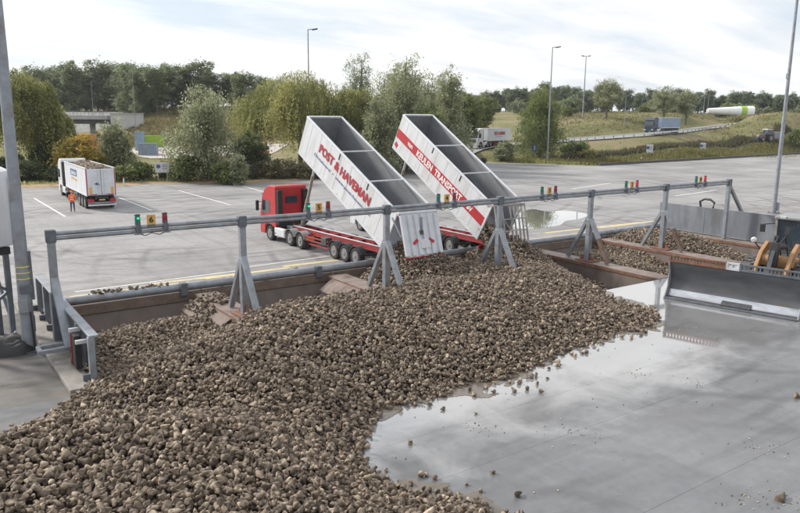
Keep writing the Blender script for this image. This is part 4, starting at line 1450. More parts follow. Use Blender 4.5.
def tipping_body(t, L, Hb, W, paint, tilt, z0, inner=M_BEDIN, bars=(), stripe=None):
    """open tipping body: origin at the rear hinge, +y forward along the floor"""
    w = W / 2
    fl = MB().box((0, L / 2, 0.06), (W - 0.1, L, 0.1)).build('tipping_body', M_GREY, t, loc=(0, 0, z0))
    fl.rotation_euler = (tilt, 0, 0)
    MB().box((0, L / 2, 0.125), (W - 0.16, L - 0.1, 0.02)).build('floor_plate', inner, fl)
    for s in (-1, 1):
        MB().box((s * (w - 0.025), L / 2, Hb / 2), (0.04, L, Hb)).build('side_panel', paint, fl, bevel=0.01)
        MB().box((s * (w - 0.056), L / 2, Hb / 2 + 0.1), (0.014, L - 0.1, Hb - 0.2)).build('inner_panel', inner, fl)
        MB().box((s * (w - 0.03), L / 2, Hb + 0.03), (0.13, L, 0.12)).build('top_rail', M_ALU, fl, bevel=0.02)
        MB().box((s * (w - 0.02), 0.08, Hb / 2), (0.1, 0.16, Hb - 0.04)).build('rear_post', paint, fl, bevel=0.02)
        MB().box((s * (w - 0.01), L / 2, 0.06), (0.06, L - 0.1, 0.16)).build('bottom_rail', M_WHITE2, fl)
    MB().box((0, L - 0.03, Hb / 2), (W - 0.06, 0.06, Hb)).build('headboard', paint, fl, bevel=0.01)
    MB().box((0, L - 0.075, Hb / 2 + 0.1), (W - 0.2, 0.02, Hb - 0.2)).build('inner_headboard', inner, fl)
    MB().box((0, L - 0.03, Hb + 0.035), (W - 0.2, 0.14, 0.12)).build('top_rail', M_ALU, fl, bevel=0.02)
    for y in bars:
        MB().bar((-w, y, Hb + 0.02), (w, y, Hb + 0.02), 0.07, 0.07).build('cross_bar', M_ALU, fl)
        MB().box((-w - 0.01, y - 0.1, Hb - 0.25), (0.03, 0.06, 0.4)).build('hook', M_BLACK, fl)
    for y in np.arange(1.2, L - 0.3, 1.2):
        for s in (-1, 1):
            MB().box((s * (w - 0.003), y, Hb / 2), (0.006, 0.014, Hb - 0.1)).build('panel_seam', M_GREY, fl)
    for y in np.linspace(0.9, L - 0.5, 9):
        MB().box((-w + 0.0, y, 0.2), (0.012, 0.035, 0.06)).build('marker_lamp', M_YELLOW, fl)
    return fl


def ram(t, y0, tilt, L, z0, m):
    top = (0, (L - 0.35) * math.cos(tilt), z0 + (L - 0.35) * math.sin(tilt) + 0.1)
    b = Vector((0, y0, 1.2))
    a = b.lerp(Vector(top), 0.38)
    c = b.lerp(Vector(top), 0.7)
    r = MB().tube([b, a], 0.13, 12).build('ram', m, t, smooth=True)
    MB().tube([a, c], 0.105, 12).build('ram_stage', M_WOOD, r, smooth=True)
    MB().tube([c, top], 0.08, 12).build('ram_stage', M_ALU, r, smooth=True)


# ---- red lorry with raised trailer "POST & HAVEMAN"
TL = thing('tipper_lorry', 'red lorry tipping its raised white trailer with red POST & HAVEMAN lettering', 'lorry', (18.42, 3.6, 0), 0.054)
tractor_unit(TL, 13.35, M_RED, [10.6, 9.25])
trailer_chassis(TL, 11.3, [5.15, 4.0, 2.85], M_REDCH, M_WHITE2)
L1, H1, T1 = 10.45, 2.5, R(28.5)
fl = tipping_body(TL, L1, H1, 2.55, M_WHITE, T1, 1.3, bars=(3.1, 6.3))
text_mesh('lettering', 'POST & HAVEMAN', 5.9, 0.58, M_LETTER, fl, (-1.30, 5.35, 1.62), (R(90), 0, R(-90)), 0.03)
text_mesh('small_lettering', 'Dinteloord  \u2022  www.post-haveman.nl', 6.6, 0.24, M_LETTERB, fl, (-1.298, 5.35, 0.95), (R(90), 0, R(-90)), 0.0)
ram(TL, 11.0, T1, L1, 1.3, M_WOOD)


def hinge_point(fl_tilt, z0, Hb, y=0.0):
    return (y * math.cos(fl_tilt) - Hb * math.sin(fl_tilt), z0 + Hb * math.cos(fl_tilt) + y * math.sin(fl_tilt))


hy, hz = hinge_point(T1, 1.3, H1)
tg = MB().box((0, 0, -1.22), (2.35, 0.06, 2.4)).build('tailgate', M_WHITE2, TL, loc=(-0.08, hy - 0.2, hz + 0.02), bevel=0.01)
tg.rotation_euler = (R(-17), 0, R(-3))
tg.scale = (1.06, 1, 1.0)
for k in range(6):
    MB().prism([(-1.05 + k * 0.42 - 0.15, -0.03), (-1.05 + k * 0.42 - 0.12, -0.13), (-1.05 + k * 0.42 + 0.10, -0.13), (-1.05 + k * 0.42 + 0.13, -0.03)], -2.32, -0.12, 'z').build('rib', M_WHITE2, tg)
for s in (-1, 1):
    MB().box((s * 1.15, -0.02, -1.22), (0.05, 0.09, 2.38)).build('edge_trim', M_LETTER, tg)
    MB().box((s * 0.5, -0.145, -1.6), (0.36, 0.02, 0.16), (0, R(35 * s), 0)).build('reflector', M_LETTER, tg)
    MB().bar((s * 1.1, 0.5, 0.15), (s * 1.1, -0.05, -0.1), 0.09, 0.14).build('hinge_arm', M_ALU, tg)
    MB().bar((s * 1.2, 0.62, -0.1), (s * 1.18, 0.05, -1.3), 0.06, 0.06).build('gate_strut', M_GALV, tg)
MB().box((0, -0.02, -2.42), (2.34, 0.1, 0.06)).build('edge_trim', M_LETTER, tg)
MB().box((0, 0.0, 0.02), (2.4, 0.16, 0.14)).build('top_beam', M_ALU, tg, bevel=0.02)
MB().box((0.1, -0.13, -1.75), (0.62, 0.05, 0.5)).build('access_hatch', M_WHITE, tg, bevel=0.02)
MB().bar((0.1, -0.14, -0.3), (0.0, -0.14, -1.1), 0.08, 0.06).build('latch_rod', M_GREY, tg)
MB().box((-0.05, -0.14, -1.12), (0.2, 0.1, 0.22)).build('latch', M_DARK, tg)

# ---- second lorry "van KEULEN TRANSPORT BV"
TK = thing('tipper_lorry', 'lorry tipping its raised white trailer with a red KEULEN TRANSPORT stripe', 'lorry', (25.35, 3.7, 0), 0.01)
tractor_unit(TK, 13.4, M_WHITE, [10.6, 9.3])
trailer_chassis(TK, 11.3, [5.1, 3.9, 2.7], M_REDCH, M_WHITE2)
L2, H2, T2 = 10.5, 2.5, R(29.8)
fk = tipping_body(TK, L2, H2, 2.55, M_WHITE, T2, 1.27, bars=(3.4, 6.6))
st = MB().box((-1.283, L2 / 2, 1.22), (0.008, L2 - 0.1, 0.62)).build('stripe', M_LETTER, fk)
text_mesh('small_lettering', 'van', 0.62, 0.24, M_LETTERW, fk, (-1.292, L2 - 1.75, 1.22), (R(90), 0, R(-90)), 0.02)
text_mesh('lettering', 'KEULEN  TRANSPORT', 5.3, 0.46, M_LETTERW, fk, (-1.292, 5.2, 1.22), (R(90), 0, R(-90)), 0.03)
text_mesh('small_lettering', 'BV', 0.5, 0.34, M_LETTERW, fk, (-1.292, 1.6, 1.22), (R(90), 0, R(-90)), 0.03)
MB().box((-1.28, L2 - 0.35, 0.42), (0.01, 0.34, 0.3), (R(20), 0, 0)).build('badge', M_LETTER, fk)
ram(TK, 11.0, T2, L2, 1.27, M_WOOD)
hy, hz = hinge_point(T2, 1.27, H2)
M_GATE = mat('gate_grey', (0.33, 0.32, 0.32), 0.55, 0.2, 0.15, 3, dirt=(0.3, 0.17, 0.15), dirt_amt=0.6, dirt_scale=2)
tg = MB().box((0, 0, 0), (2.4, 0.1, 0.1)).build('tailgate', M_GATE, TK, loc=(-0.1, hy - 0.2, hz + 0.05), bevel=0.01)
tg.rotation_euler = (R(-13), 0, R(-2))
for x in (-1.18, -0.62, 0.0, 0.3, 0.62, 0.9, 1.18):
    MB().bar((x, 0, 0), (x, 0, -2.25), 0.075, 0.07).build('gate_bar', M_GATE, tg)
for z in (-0.85, -1.55, -2.25):
    MB().bar((-1.18, -0.04, z), (1.18, -0.04, z), 0.07, 0.08, (0, 1, 0)).build('gate_rail', M_GATE, tg)
MB().bar((-1.1, 0.02, -0.1), (-0.1, 0.02, -1.55), 0.06, 0.05).build('gate_stay', M_GATE, tg)
for s in (-1, 1):
    MB().bar((s * 1.18, 0.62, 0.1), (s * 1.18, 0, 0.0), 0.09, 0.12).build('hinge_arm', M_GATE, tg)

# ---- loaded white lorry in the parking bays, with a man standing at its side
PW = (G(87, 210) + G(117, 209)) / 2
WL = thing('tipper_lorry', 'white lorry with a heaped load of beets parked between white bay lines', 'lorry', (PW[0] + 0.1, PW[1] + 0.2, 0), -0.02)
M_CABW = mat('white_cab', (0.62, 0.64, 0.66), 0.4, 0, 0.05, 1)
tractor_unit(WL, 14.0, M_CABW, [10.7], roof=3.9)
trailer_chassis(WL, 11.5, [3.9, 2.6, 1.3], M_DARK, M_DARK)
fw_ = tipping_body(WL, 10.8, 2.45, 2.5, M_WHITE2, 0.0, 1.25)
rg = MB().box((0, -0.05, 1.25), (2.36, 0.08, 2.36)).build('rear_doors', M_WHITE2, fw_, bevel=0.02)
MB().box((0, -0.1, 1.25), (0.05, 0.03, 2.3)).build('door_seam', M_GREY, rg)
for s in (-1, 1):
    MB().box((s * 1.2, -0.1, 1.25), (0.06, 0.03, 2.4)).build('edge_trim', M_LETTER, rg)
    MB().box((s * 0.92, -0.1, 0.5), (0.22, 0.03, 0.62)).build('orange_marker', M_YELLOW, rg)
    MB().box((s * 0.72, -0.1, 0.12), (0.6, 0.03, 0.06)).build('reflector_tape', M_LETTER, rg)
    for z in (0.25, 0.9, 1.6, 2.25):
        MB().box((s * 0.3, -0.11, z), (0.5, 0.04, 0.05)).build('door_bar', M_ALU, rg)
    MB().tube([(s * 0.25, -0.13, 0.1), (s * 0.25, -0.13, 2.4)], 0.022, 6).build('lock_rod', M_ALU, rg)
# the small dark-blue swoosh and the blue and yellow panel on its side
MB().add([(-0.62, -0.115, 1.05), (-0.4, -0.115, 1.22), (-0.18, -0.115, 1.14), (-0.12, -0.115, 1.0), (-0.34, -0.115, 0.94), (-0.45, -0.115, 1.02)], [(0, 1, 2, 3, 4, 5)]).build('emblem', M_LETTERB, rg)
MB().box((-1.256, 5.9, 1.75), (0.012, 3.2, 0.62)).build('blue_panel', M_LETTERB, fw_)
for k, (yy, hh) in enumerate(((6.9, 0.42), (6.45, 0.3), (6.1, 0.3), (5.7, 0.42), (5.2, 0.3), (4.8, 0.3))):
    MB().box((-1.266, yy, 1.7), (0.01, 0.2, hh)).build('white_mark', M_LETTERW, fw_)
for k in range(7):
    MB().box((-1.258, 6.9 - k * 0.42, 1.2 - 0.02 * k), (0.012, 0.3, 0.16)).build('yellow_mark', M_YELLOW, fw_)
MB().box((0, -0.04, 0.95 - 0.62), (0.52, 0.04, 0.12)).build('number_plate', M_YELLOW, WL, loc=(0, -0.02, 0.55))
MB().bar((-1.2, -0.12, 0.42), (1.2, -0.12, 0.42), 0.1, 0.14).build('bumper_beam', M_ALU, WL)
for s in (-1, 1):
    MB().box((s * 0.95, -0.06, 0.82), (0.5, 0.1, 0.28)).build('tail_lamp_cluster', M_LETTER, WL, bevel=0.02)


# ---- far lorries on the road
def far_lorry(label, P, Q, paint, body, chassis, lettering=None):
    """P rear, Q front points on the road"""
    d = Q - P
    yaw = math.atan2(-d[0], d[1])
    t = thing('tipper_lorry', label, 'lorry', tuple(P), yaw)
    tractor_unit(t, 13.4, paint, [10.4, 9.1])
    trailer_chassis(t, 11.2, [4.0, 2.7, 1.4], chassis, chassis)
    f = tipping_body(t, 10.6, 2.5, 2.5, body, 0.0, 1.25)
    return t, f


M_TARP = mat('load_cover', (0.5, 0.51, 0.53), 0.8, 0, 0.1, 0.6)
# first far lorry: front is at the left of the picture
A_, B_ = D(505, 145.5, 158), D(463, 146.5, 143)
t, f = far_lorry('white lorry with red-lettered trailer driving on the bend beside the willow row', A_, B_, M_CABW, M_WHITE2, M_REDCH)
text_mesh('lettering', 'POST & HAVEMAN', 5.0, 0.75, M_LETTER, f, (-1.27, 5.2, 1.55), (R(90), 0, R(-90)), 0.05)
text_mesh('small_lettering', 'www.post-haveman.nl', 4.0, 0.22, M_GREY, f, (-1.27, 5.2, 0.85), (R(90), 0, R(-90)), 0.0)
M_NAVYP = mat('dark_blue_paint', (0.035, 0.055, 0.085), 0.4, 0, 0.15, 1)
M_GBLUE = mat('grey_blue_body', (0.24, 0.32, 0.44), 0.5, 0.2, 0.12, 0.8)
A_, B_ = D(675, 132.6, 185), D(634, 135, 170)
t, f = far_lorry('dark blue lorry with a grey-blue tipper body driving on the raised road', A_, B_, M_NAVYP, M_GBLUE, M_DARK)

# ---- wheel loader with wide push blade
BL = (G(668, 297) + G(797, 319.5)) / 2
fwd = np.array([-0.974, -0.226])
LD = thing('wheel_loader', 'wheel loader with orange arms pushing a wide grey scraper blade', 'loader', (BL[0], BL[1], 0), math.atan2(fwd[1], fwd[0]))
HW = 2.95
prof = [(0.28, 0.02), (0.10, 0.04), (-0.14, 0.22), (-0.30, 0.55), (-0.34, 0.95), (-0.26, 1.35), (-0.10, 1.72), (-0.16, 1.74), (-0.33, 1.36), (-0.42, 0.95), (-0.38, 0.5), (-0.22, 0.14), (0.08, -0.0)]
MB().prism(prof, -HW, HW, 'y').build('blade', M_BLADE, LD, smooth=True)
M_POLISH = mat('polished_steel', (0.50, 0.52, 0.56), 0.26, 0.9, 0.2, 3, dirt=(0.2, 0.2, 0.21), dirt_amt=0.7, dirt_scale=1.2, stretch=(1, 0.25, 1))
MB().prism([(0.02, 0.105), (-0.136, 0.222), (-0.225, 0.40), (-0.232, 0.395), (-0.145, 0.21), (0.01, 0.09)], -HW + 0.05, HW - 0.05, 'y').build('polished_band', M_POLISH, LD, smooth=True)
MB().box((0.2, 0, 0.035), (0.34, 2 * HW, 0.05)).build('cutting_edge', M_GALVD, LD, bevel=0.01)
MB().box((0.02, 0.3, 0.16), (0.3, 1.3, 0.06), (0, R(35), 0)).build('wear_plate', M_DARK, LD)
for s in (-1, 1):
    MB().prism([(0.32, 0.02), (-0.3, 0.02), (-0.46, 0.5), (-0.46, 1.4), (-0.2, 1.78), (-0.02, 1.76), (-0.1, 1.3), (-0.06, 0.6)], s * HW - 0.03, s * HW + 0.03, 'y').build('end_plate', M_GREY, LD, bevel=0.01)
gm = [M_RUST, M_GALV]
for sec, (y0, y1) in enumerate(((-HW, -0.35), (-0.3, 0.25), (0.3, HW))):
    m = M_RUST if sec == 0 else (M_ALU if sec == 1 else M_GALVD)
    g = MB().box((-0.14, (y0 + y1) / 2, 2.06), (0.1, y1 - y0, 0.07)).build('grille_frame', m, LD)
    MB().box((-0.14, (y0 + y1) / 2, 1.80), (0.12, y1 - y0, 0.10)).build('grille_rail', m, g)
    for y in np.arange(y0 + 0.06, y1, 0.155):
        MB().bar((-0.14, y, 1.8), (-0.14, y, 2.06), 0.035, 0.07).build('grille_bar', m, g)
    for y in (y0, y1):
        MB().box((-0.14, y, 1.93), (0.13, 0.08, 0.36)).build('grille_post', m, g)
OY = 1.25     # the machine stands off the middle of its blade
# coupler and arms
for s in (-1, 1):
    arm = MB()
    pth = [(-0.45, 0.6), (-1.1, 1.5), (-2.0, 2.3), (-2.9, 2.65), (-3.8, 2.5)]
    thick = [0.15, 0.18, 0.22, 0.22, 0.14]
    up_ = [(x, z + h) for (x, z), h in zip(pth, thick)] + [(x, z - h) for (x, z), h in zip(pth[::-1], thick[::-1])]
    arm.prism(up_, OY + s * 0.66 - 0.09, OY + s * 0.66 + 0.09, 'y')
    a = arm.build('lift_arm', M_ORANGE, LD, bevel=0.03)
    MB().tube([(-3.3, OY + s * 0.5, 1.3), (-2.0, OY + s * 0.5, 2.05)], 0.11, 10).build('lift_cylinder', M_DARK, a, smooth=True)
    MB().box((-0.5, OY + s * 0.6, 0.85), (0.25, 0.22, 1.2)).build('coupler_plate', M_DARK, LD, bevel=0.02)
MB().bar((-1.5, OY, 1.9), (-1.75, OY, 3.0), 0.36, 0.42).build('tilt_lever', M_BLACK, LD, bevel=0.03)
MB().bar((-1.75, OY, 2.9), (-0.6, OY, 1.3), 0.16, 0.2).build('tilt_link', M_DARK, LD)
MB().tube([(-3.6, OY, 2.6), (-1.8, OY, 2.85)], 0.14, 10).build('tilt_cylinder', M_DARK, LD, smooth=True)
MB().lathe([(-0.75, 0.26), (0.75, 0.26)], (-2.1, OY, 2.1), 'y', 14).build('cross_tube', M_ORANGE, LD, smooth=True)
MB().box((-3.3, OY, 1.3), (1.9, 1.1, 1.4)).build('front_frame', M_ORANGE, LD, bevel=0.06)
for hx, hyy in ((-3.9, -0.35), (-3.7, -0.2), (-3.8, 0.1)):
    MB().tube([(hx, OY + hyy, 2.1), (-2.9, OY + hyy, 3.15), (-2.2, OY + hyy * 0.6, 2.95), (-1.5, OY + hyy * 0.5, 2.3)], 0.035, 6).build('hose', M_BLACK, LD, smooth=True)
M_TYREW = mat('worn_loader_tyre', (0.06, 0.06, 0.063), 0.85, 0, 0.25, 5, dirt=(0.26, 0.25, 0.24), dirt_amt=0.8, dirt_scale=3)


def loader_wheel(x, y, s):
    r, w = 1.02, 0.72
    ty = MB().lathe([(-w / 2 * 0.8, r * 0.55), (-w / 2, r * 0.7), (-w / 2, r * 0.88), (-w * 0.36, r * 0.96), (w * 0.36, r * 0.96), (w / 2, r * 0.88), (w / 2, r * 0.7), (w / 2 * 0.8, r * 0.55)], axis='y', seg=28)
    for k in range(22):
        a = k * 2 * math.pi / 22
        for q in (-1, 1):
            aa = a + q * 0.07
            ty.box((math.cos(aa) * r * 0.98, q * w * 0.22, math.sin(aa) * r * 0.98), (0.07, w * 0.44, 0.1), (0, -aa, q * 0.35))
    o = ty.build('wheel', M_TYREW, LD, loc=(x, y, r))
    MB().lathe([(s * w * 0.42, r * 0.56), (s * w * 0.35, r * 0.48), (s * w * 0.2, r * 0.4), (s * w * 0.25, r * 0.2), (s * w * 0.3, 0.01)], axis='y', seg=20).build('rim', M_ORANGE, o, smooth=True)


for s in (-1, 1):
    loader_wheel(-2.9, OY + s * 1.12, s)
    loader_wheel(-6.9, OY + s * 1.12, s)
    MB().prism([(-4.0, 1.72), (-3.6, 2.0), (-2.7, 2.04), (-2.6, 1.98), (-3.55, 1.94), (-3.95, 1.68)], OY + s * 1.12 - 0.34, OY + s * 1.12 + 0.34, 'y').build('fender', M_DARK, LD)
    MB().bar((-3.9, OY + s * 0.95, 2.0), (-3.3, OY + s * 1.35, 2.7), 0.05, 0.05).build('light_bracket', M_BLACK, LD)
    MB().lathe([(0.0, 0.14), (0.1, 0.14), (0.16, 0.08)], (-3.28, OY + s * 1.35, 2.8), 'x', 12).build('work_light', M_ALU, LD)
MB().box((-5.9, OY, 1.4), (3.2, 1.3, 1.3)).build('rear_frame', M_DARK, LD, bevel=0.05)
MB().prism([(-6.7, 1.5), (-6.7, 2.65), (-8.3, 2.4), (-8.6, 1.9), (-8.6, 1.1), (-8.0, 1.0)], OY - 0.9, OY + 0.9, 'y').build('engine_hood', M_ORANGE, LD, bevel=0.06)
MB().box((-5.75, OY, 1.9), (1.85, 1.6, 0.5)).build('cab_floor', M_DARK, LD, bevel=0.03)
cg = MB().prism([(-4.95, 2.1), (-4.85, 3.72), (-6.6, 3.72), (-6.65, 2.1)], OY - 0.8, OY + 0.8, 'y').build('cab_glazing', M_CABGLASS, LD, bevel=0.02)
for s in (-1, 1):
    for x0, x1 in ((-4.9, -4.8), (-5.8, -5.76), (-6.66, -6.6)):
        MB().bar((x0, OY + s * 0.81, 2.1), (x1, OY + s * 0.81, 3.74), 0.1, 0.1).build('cab_pillar', mat('pillar_grey', (0.3, 0.3, 0.27), 0.6, 0, 0.15, 4), LD)
    MB().bar((-4.85, OY + s * 0.84, 3.5), (-4.5, OY + s * 1.3, 3.45), 0.04, 0.04).build('mirror_arm', M_BLACK, LD)
    MB().box((-4.5, OY + s * 1.35, 3.25), (0.08, 0.24, 0.4)).build('mirror', M_BLACK, LD, bevel=0.02)
MB().box((-5.72, OY, 3.8), (2.05, 1.8, 0.16)).build('cab_roof', M_GREY, LD, bevel=0.05)
for s in (-1, 1):
    MB().box((-4.72, OY + s * 0.5, 3.84), (0.1, 0.26, 0.14)).build('roof_light', M_ALU, LD, bevel=0.02)

# ---- farm tractor standing on the verge
P = G(781, 153.2)
TR = thing('farm_tractor', 'muddy dark farm tractor parked on the verge below the earth mound', 'tractor', (P[0] - 1.0, P[1] + 3.5, float(terrain_z(P[0] - 1.0, P[1] + 3.5)) - 0.05), R(78))
M_TRP = mat('tractor_paint', (0.16, 0.12, 0.13), 0.6, 0, 0.3, 2, dirt=(0.2, 0.18, 0.16), dirt_amt=0.7, dirt_scale=1)
for s in (-1, 1):
    wheel(TR, s * 0.95, 0.0, 0.98, 0.6, s)
    wheel(TR, s * 0.9, 2.7, 0.68, 0.45, s)
    MB().box((s * 0.95, 0.0, 2.05), (0.62, 1.7, 0.1)).build('fender', M_TRP, TR, bevel=0.04)
MB().prism([(1.0, 0.9), (3.6, 0.9), (3.7, 1.5), (3.4, 1.95), (0.9, 2.15)], -0.42, 0.42).build('bonnet', M_TRP, TR, bevel=0.08)
MB().prism([(-0.8, 1.2), (1.0, 1.2), (1.15, 2.0), (0.9, 3.1), (-0.7, 3.1)], -0.75, 0.75).build('cab_glazing', M_GLASS, TR, bevel=0.05)
MB().box((0.1, 0.05, 3.2), (1.75, 1.95, 0.2)).build('roof', M_WHITE, TR, bevel=0.06)
MB().box((0, 0.9, 0.95), (0.7, 4.6, 0.5)).build('chassis', M_DARK, TR, bevel=0.03)
MB().tube([(0.5, 1.2, 2.0), (0.5, 1.2, 3.2)], 0.06, 8).build('exhaust', M_DARK, TR)
MB().box((0, 4.0, 0.9), (1.1, 0.5, 0.7)).build('front_weight', M_DARK, TR, bevel=0.05)
MB().box((0, -2.6, 1.7), (2.1, 2.6, 1.8)).build('towed_hopper', M_GREY, TR, bevel=0.15)

# ---- man in orange jacket beside the loaded lorry
P = G(73, 212)
MAN = thing('person', 'person in orange high-visibility jacket and dark trousers beside the loaded white lorry', 'person', (P[0], P[1], 0), R(-20))


def skin_figure(parent):
    J = {'pelvis': (0, 0, 0.98, 0.15, 0.12), 'waist': (0, 0.01, 1.15, 0.145, 0.11), 'chest': (0, 0.0, 1.38, 0.18, 0.125), 'neck0': (0, 0.0, 1.54, 0.09, 0.08), 'neck': (0, 0.02, 1.60, 0.058, 0.058),
         'head0': (0, 0.035, 1.68, 0.075, 0.09), 'head1': (0, 0.035, 1.80, 0.06, 0.075)}
    E_ = [('pelvis', 'waist'), ('waist', 'chest'), ('chest', 'neck0'), ('neck0', 'neck'), ('neck', 'head0'), ('head0', 'head1')]
    for s, n in ((-1, 'l'), (1, 'r')):
        fwdy = 0.10 * s
        J.update({'hip' + n: (s * 0.10, 0, 0.90, 0.098, 0.10), 'knee' + n: (s * 0.115, 0.03 + fwdy * 0.5, 0.50, 0.07, 0.07), 'ank' + n: (s * 0.12, fwdy - 0.03, 0.11, 0.05, 0.05), 'toe' + n: (s * 0.135, fwdy + 0.15, 0.045, 0.045, 0.035),
                  'sh' + n: (s * 0.20, 0, 1.46, 0.085, 0.085), 'elb' + n: (s * 0.285, 0.03, 1.19, 0.06, 0.06), 'wr' + n: (s * 0.25, 0.20, 1.02, 0.042, 0.042), 'hand' + n: (s * 0.235, 0.27, 0.98, 0.04, 0.028)})
        E_ += [('pelvis', 'hip' + n), ('hip' + n, 'knee' + n), ('knee' + n, 'ank' + n), ('ank' + n, 'toe' + n), ('chest', 'sh' + n), ('sh' + n, 'elb' + n), ('elb' + n, 'wr' + n), ('wr' + n, 'hand' + n)]
    ks = list(J)
    me = bpy.data.meshes.new('body')
    me.from_pydata([J[k][:3] for k in ks], [(ks.index(a), ks.index(b)) for a, b in E_], [])
    o = bpy.data.objects.new('body', me)
    col.objects.link(o)
    md = o.modifiers.new('skin', 'SKIN')
    for i, k in enumerate(ks):
        me.skin_vertices[0].data[i].radius = J[k][3:]
        me.skin_vertices[0].data[i].use_root = (k == 'pelvis')
    sb = o.modifiers.new('sub', 'SUBSURF')
    sb.levels = sb.render_levels = 2
    bpy.context.view_layer.update()
    m2 = bpy.data.meshes.new_from_object(o.evaluated_get(bpy.context.evaluated_depsgraph_get()))
    bpy.data.objects.remove(o)
    m2.materials.clear()
    for m in (M_HIVIS, M_NAVY, M_SKIN, M_BLACK):
        m2.materials.append(m)
    for p in m2.polygons:
        c = p.center
        arm = abs(c.x) > 0.2
        p.use_smooth = True
        if c.z > 1.57 or (arm and c.y > 0.19 and c.z < 1.06):
            p.material_index = 2
        elif c.z > 0.93:
            p.material_index = 0
        elif c.z > 0.13:
            p.material_index = 1
        else:
            p.material_index = 3
    return link('body', m2, parent)


bd = skin_figure(MAN)
for s in (-1, 1):
    hd = MB()
    for k in range(4):
        bx = s * (0.235 + (k - 1.5) * 0.019)
        ln = (0.07, 0.08, 0.075, 0.058)[k]
        hd.tube([(bx, 0.28, 0.975), (bx, 0.28 + ln * 0.6, 0.955), (bx, 0.28 + ln * 0.75, 0.955 - ln * 0.5)], [0.01, 0.009, 0.007], 6)
    hd.tube([(s * 0.205, 0.25, 0.985), (s * 0.185, 0.285, 0.965), (s * 0.19, 0.31, 0.945)], [0.012, 0.011, 0.008], 6)
    hd.build('fingers', M_SKIN, MAN, smooth=True)
    MB().lathe([(0.0, 0.012), (0.012, 0.03), (0.02, 0.02)], (s * 0.078, 0.035, 1.73), 'x', 8).build('ear', M_SKIN, MAN)
    MB().lathe([(0.112, 0.013), (0.118, 0.008)], (s * 0.03, 0.0, 1.745), 'y', 8).build('eye', M_BLACK, MAN)
MB().prism([(0.105, 1.70), (0.14, 1.705), (0.11, 1.75)], -0.012, 0.012).build('nose', M_SKIN, MAN)
MB().box((0, 0.115, 1.672), (0.05, 0.02, 0.01)).build('mouth', M_LETTER, MAN)
MB().lathe([(1.765, 0.125), (1.785, 0.122), (1.84, 0.105), (1.875, 0.06), (1.885, 0.005)], (0, 0.03, 0), 'z', 16).build('helmet', M_HIVIS, MAN, smooth=True)
M_REFL = mat('reflective_tape', (0.7, 0.7, 0.68), 0.4, 0, 0.05, 5)
for z in (1.12, 1.3):
    MB().lathe([(z, 0.165), (z + 0.05, 0.168)], (0, 0.005, 0), 'z', 18).build('reflective_band', M_REFL, MAN)

# ================================================================== masts, signs, structures
def mast(label, P, h, r0, r1, head='single', yaw=0.0):
    t = thing('light_mast', label, 'lamp post', tuple(P), yaw)
    MB().tube([(0, 0, 0), (0, 0, h * 0.5), (0, 0, h)], [r0, (r0 + r1) / 2, r1], 12).build('pole', M_GALV, t, smooth=True)
    MB().box((0, 0, 0.03), (r0 * 4, r0 * 4, 0.06)).build('base_plate', M_GALVD, t)
    for k in range(4):
        MB().box(((r0 * 1.6) * (1 if k % 2 else -1), (r0 * 1.6) * (1 if k > 1 else -1), 0.09), (0.06, 0.06, 0.08)).build('bolt', M_DARK, t)
    MB().box((r0 * 0.9, 0, 1.0), (0.06, 0.2, 0.6)).build('door', M_GALVD, t)
    if head == 'single':
        MB().bar((0, 0, h), (0.9, 0, h + 0.1), 0.12, 0.12).build('arm', M_GALV, t)
        MB().box((1.1, 0, h + 0.08), (0.9, 0.42, 0.2), (0, R(-12), 0)).build('lamp_head', M_DARK, t, bevel=0.04)
    else:
        MB().bar((-0.9, 0, h), (0.9, 0, h), 0.12, 0.12).build('arm', M_GALV, t)
        for s in (-1, 1):
            MB().box((s * 0.9, 0, h + 0.05), (0.8, 0.45, 0.22), (0, R(-12 * s), 0)).build('lamp_head', M_DARK, t, bevel=0.04)
    return t


LMP = G(30, 350)
t = mast('thick grey lamp mast with yellow tape rings beside the low fence wall', LMP, 22, 0.245, 0.105)
for z in (2.7, 2.92, 3.14):
    MB().lathe([(z, 0.243), (z + 0.03, 0.242)], (0, 0, 0), 'z', 14).build('yellow_band', mat('tape_yellow', (0.72, 0.58, 0.08), 0.6, 0, 0.1, 6), t)
MB().box((-0.12, -0.27, 1.75), (0.3, 0.16, 0.5)).build('switch_box', M_GREY, t, bevel=0.02)
MB().box((0.02, -0.27, 2.35), (0.42, 0.12, 0.3)).build('clamp_box', M_GALVD, t, bevel=0.02)
MB().bar((0.27, -0.05, 1.9), (0.25, -0.05, 3.7), 0.1, 0.06).build('door', M_GALVD, t)
MB().tube([(0.15, -0.24, 0.1), (0.1, -0.26, 1.5)], 0.025, 6).build('cable', M_BLACK, t)
t = mast('tall grey lamp mast standing beyond the grey end wall', G(773.5, 213), 22.5, 0.2, 0.1, 'double')
MB().box((-0.15, 0, 12.5), (0.3, 0.22, 0.5)).build('mast_box', M_GALV, t, bevel=0.02)
MB().box((0.2, -0.2, 0.6), (0.3, 0.25, 0.8)).build('junction_box', M_GREY, t, bevel=0.02)
mast('single-arm lamp mast rising in front of the weeping willow', D(310, 170, 118) * np.array([1, 1, 0]), 22, 0.17, 0.08, 'single', R(-30))
mast('single-arm lamp mast at the exit road beside the blue pedestrian sign', G(547, 163), 21.5, 0.18, 0.08, 'single', R(-30))
P = D(583, 112, 205)
mast('twin-head mast on the green crest behind the exit road', (P[0], P[1], terrain_z(P[0], P[1])), D(584.5, 57, 205)[2] - float(terrain_z(P[0], P[1])), 0.22, 0.1, 'double', R(-35))
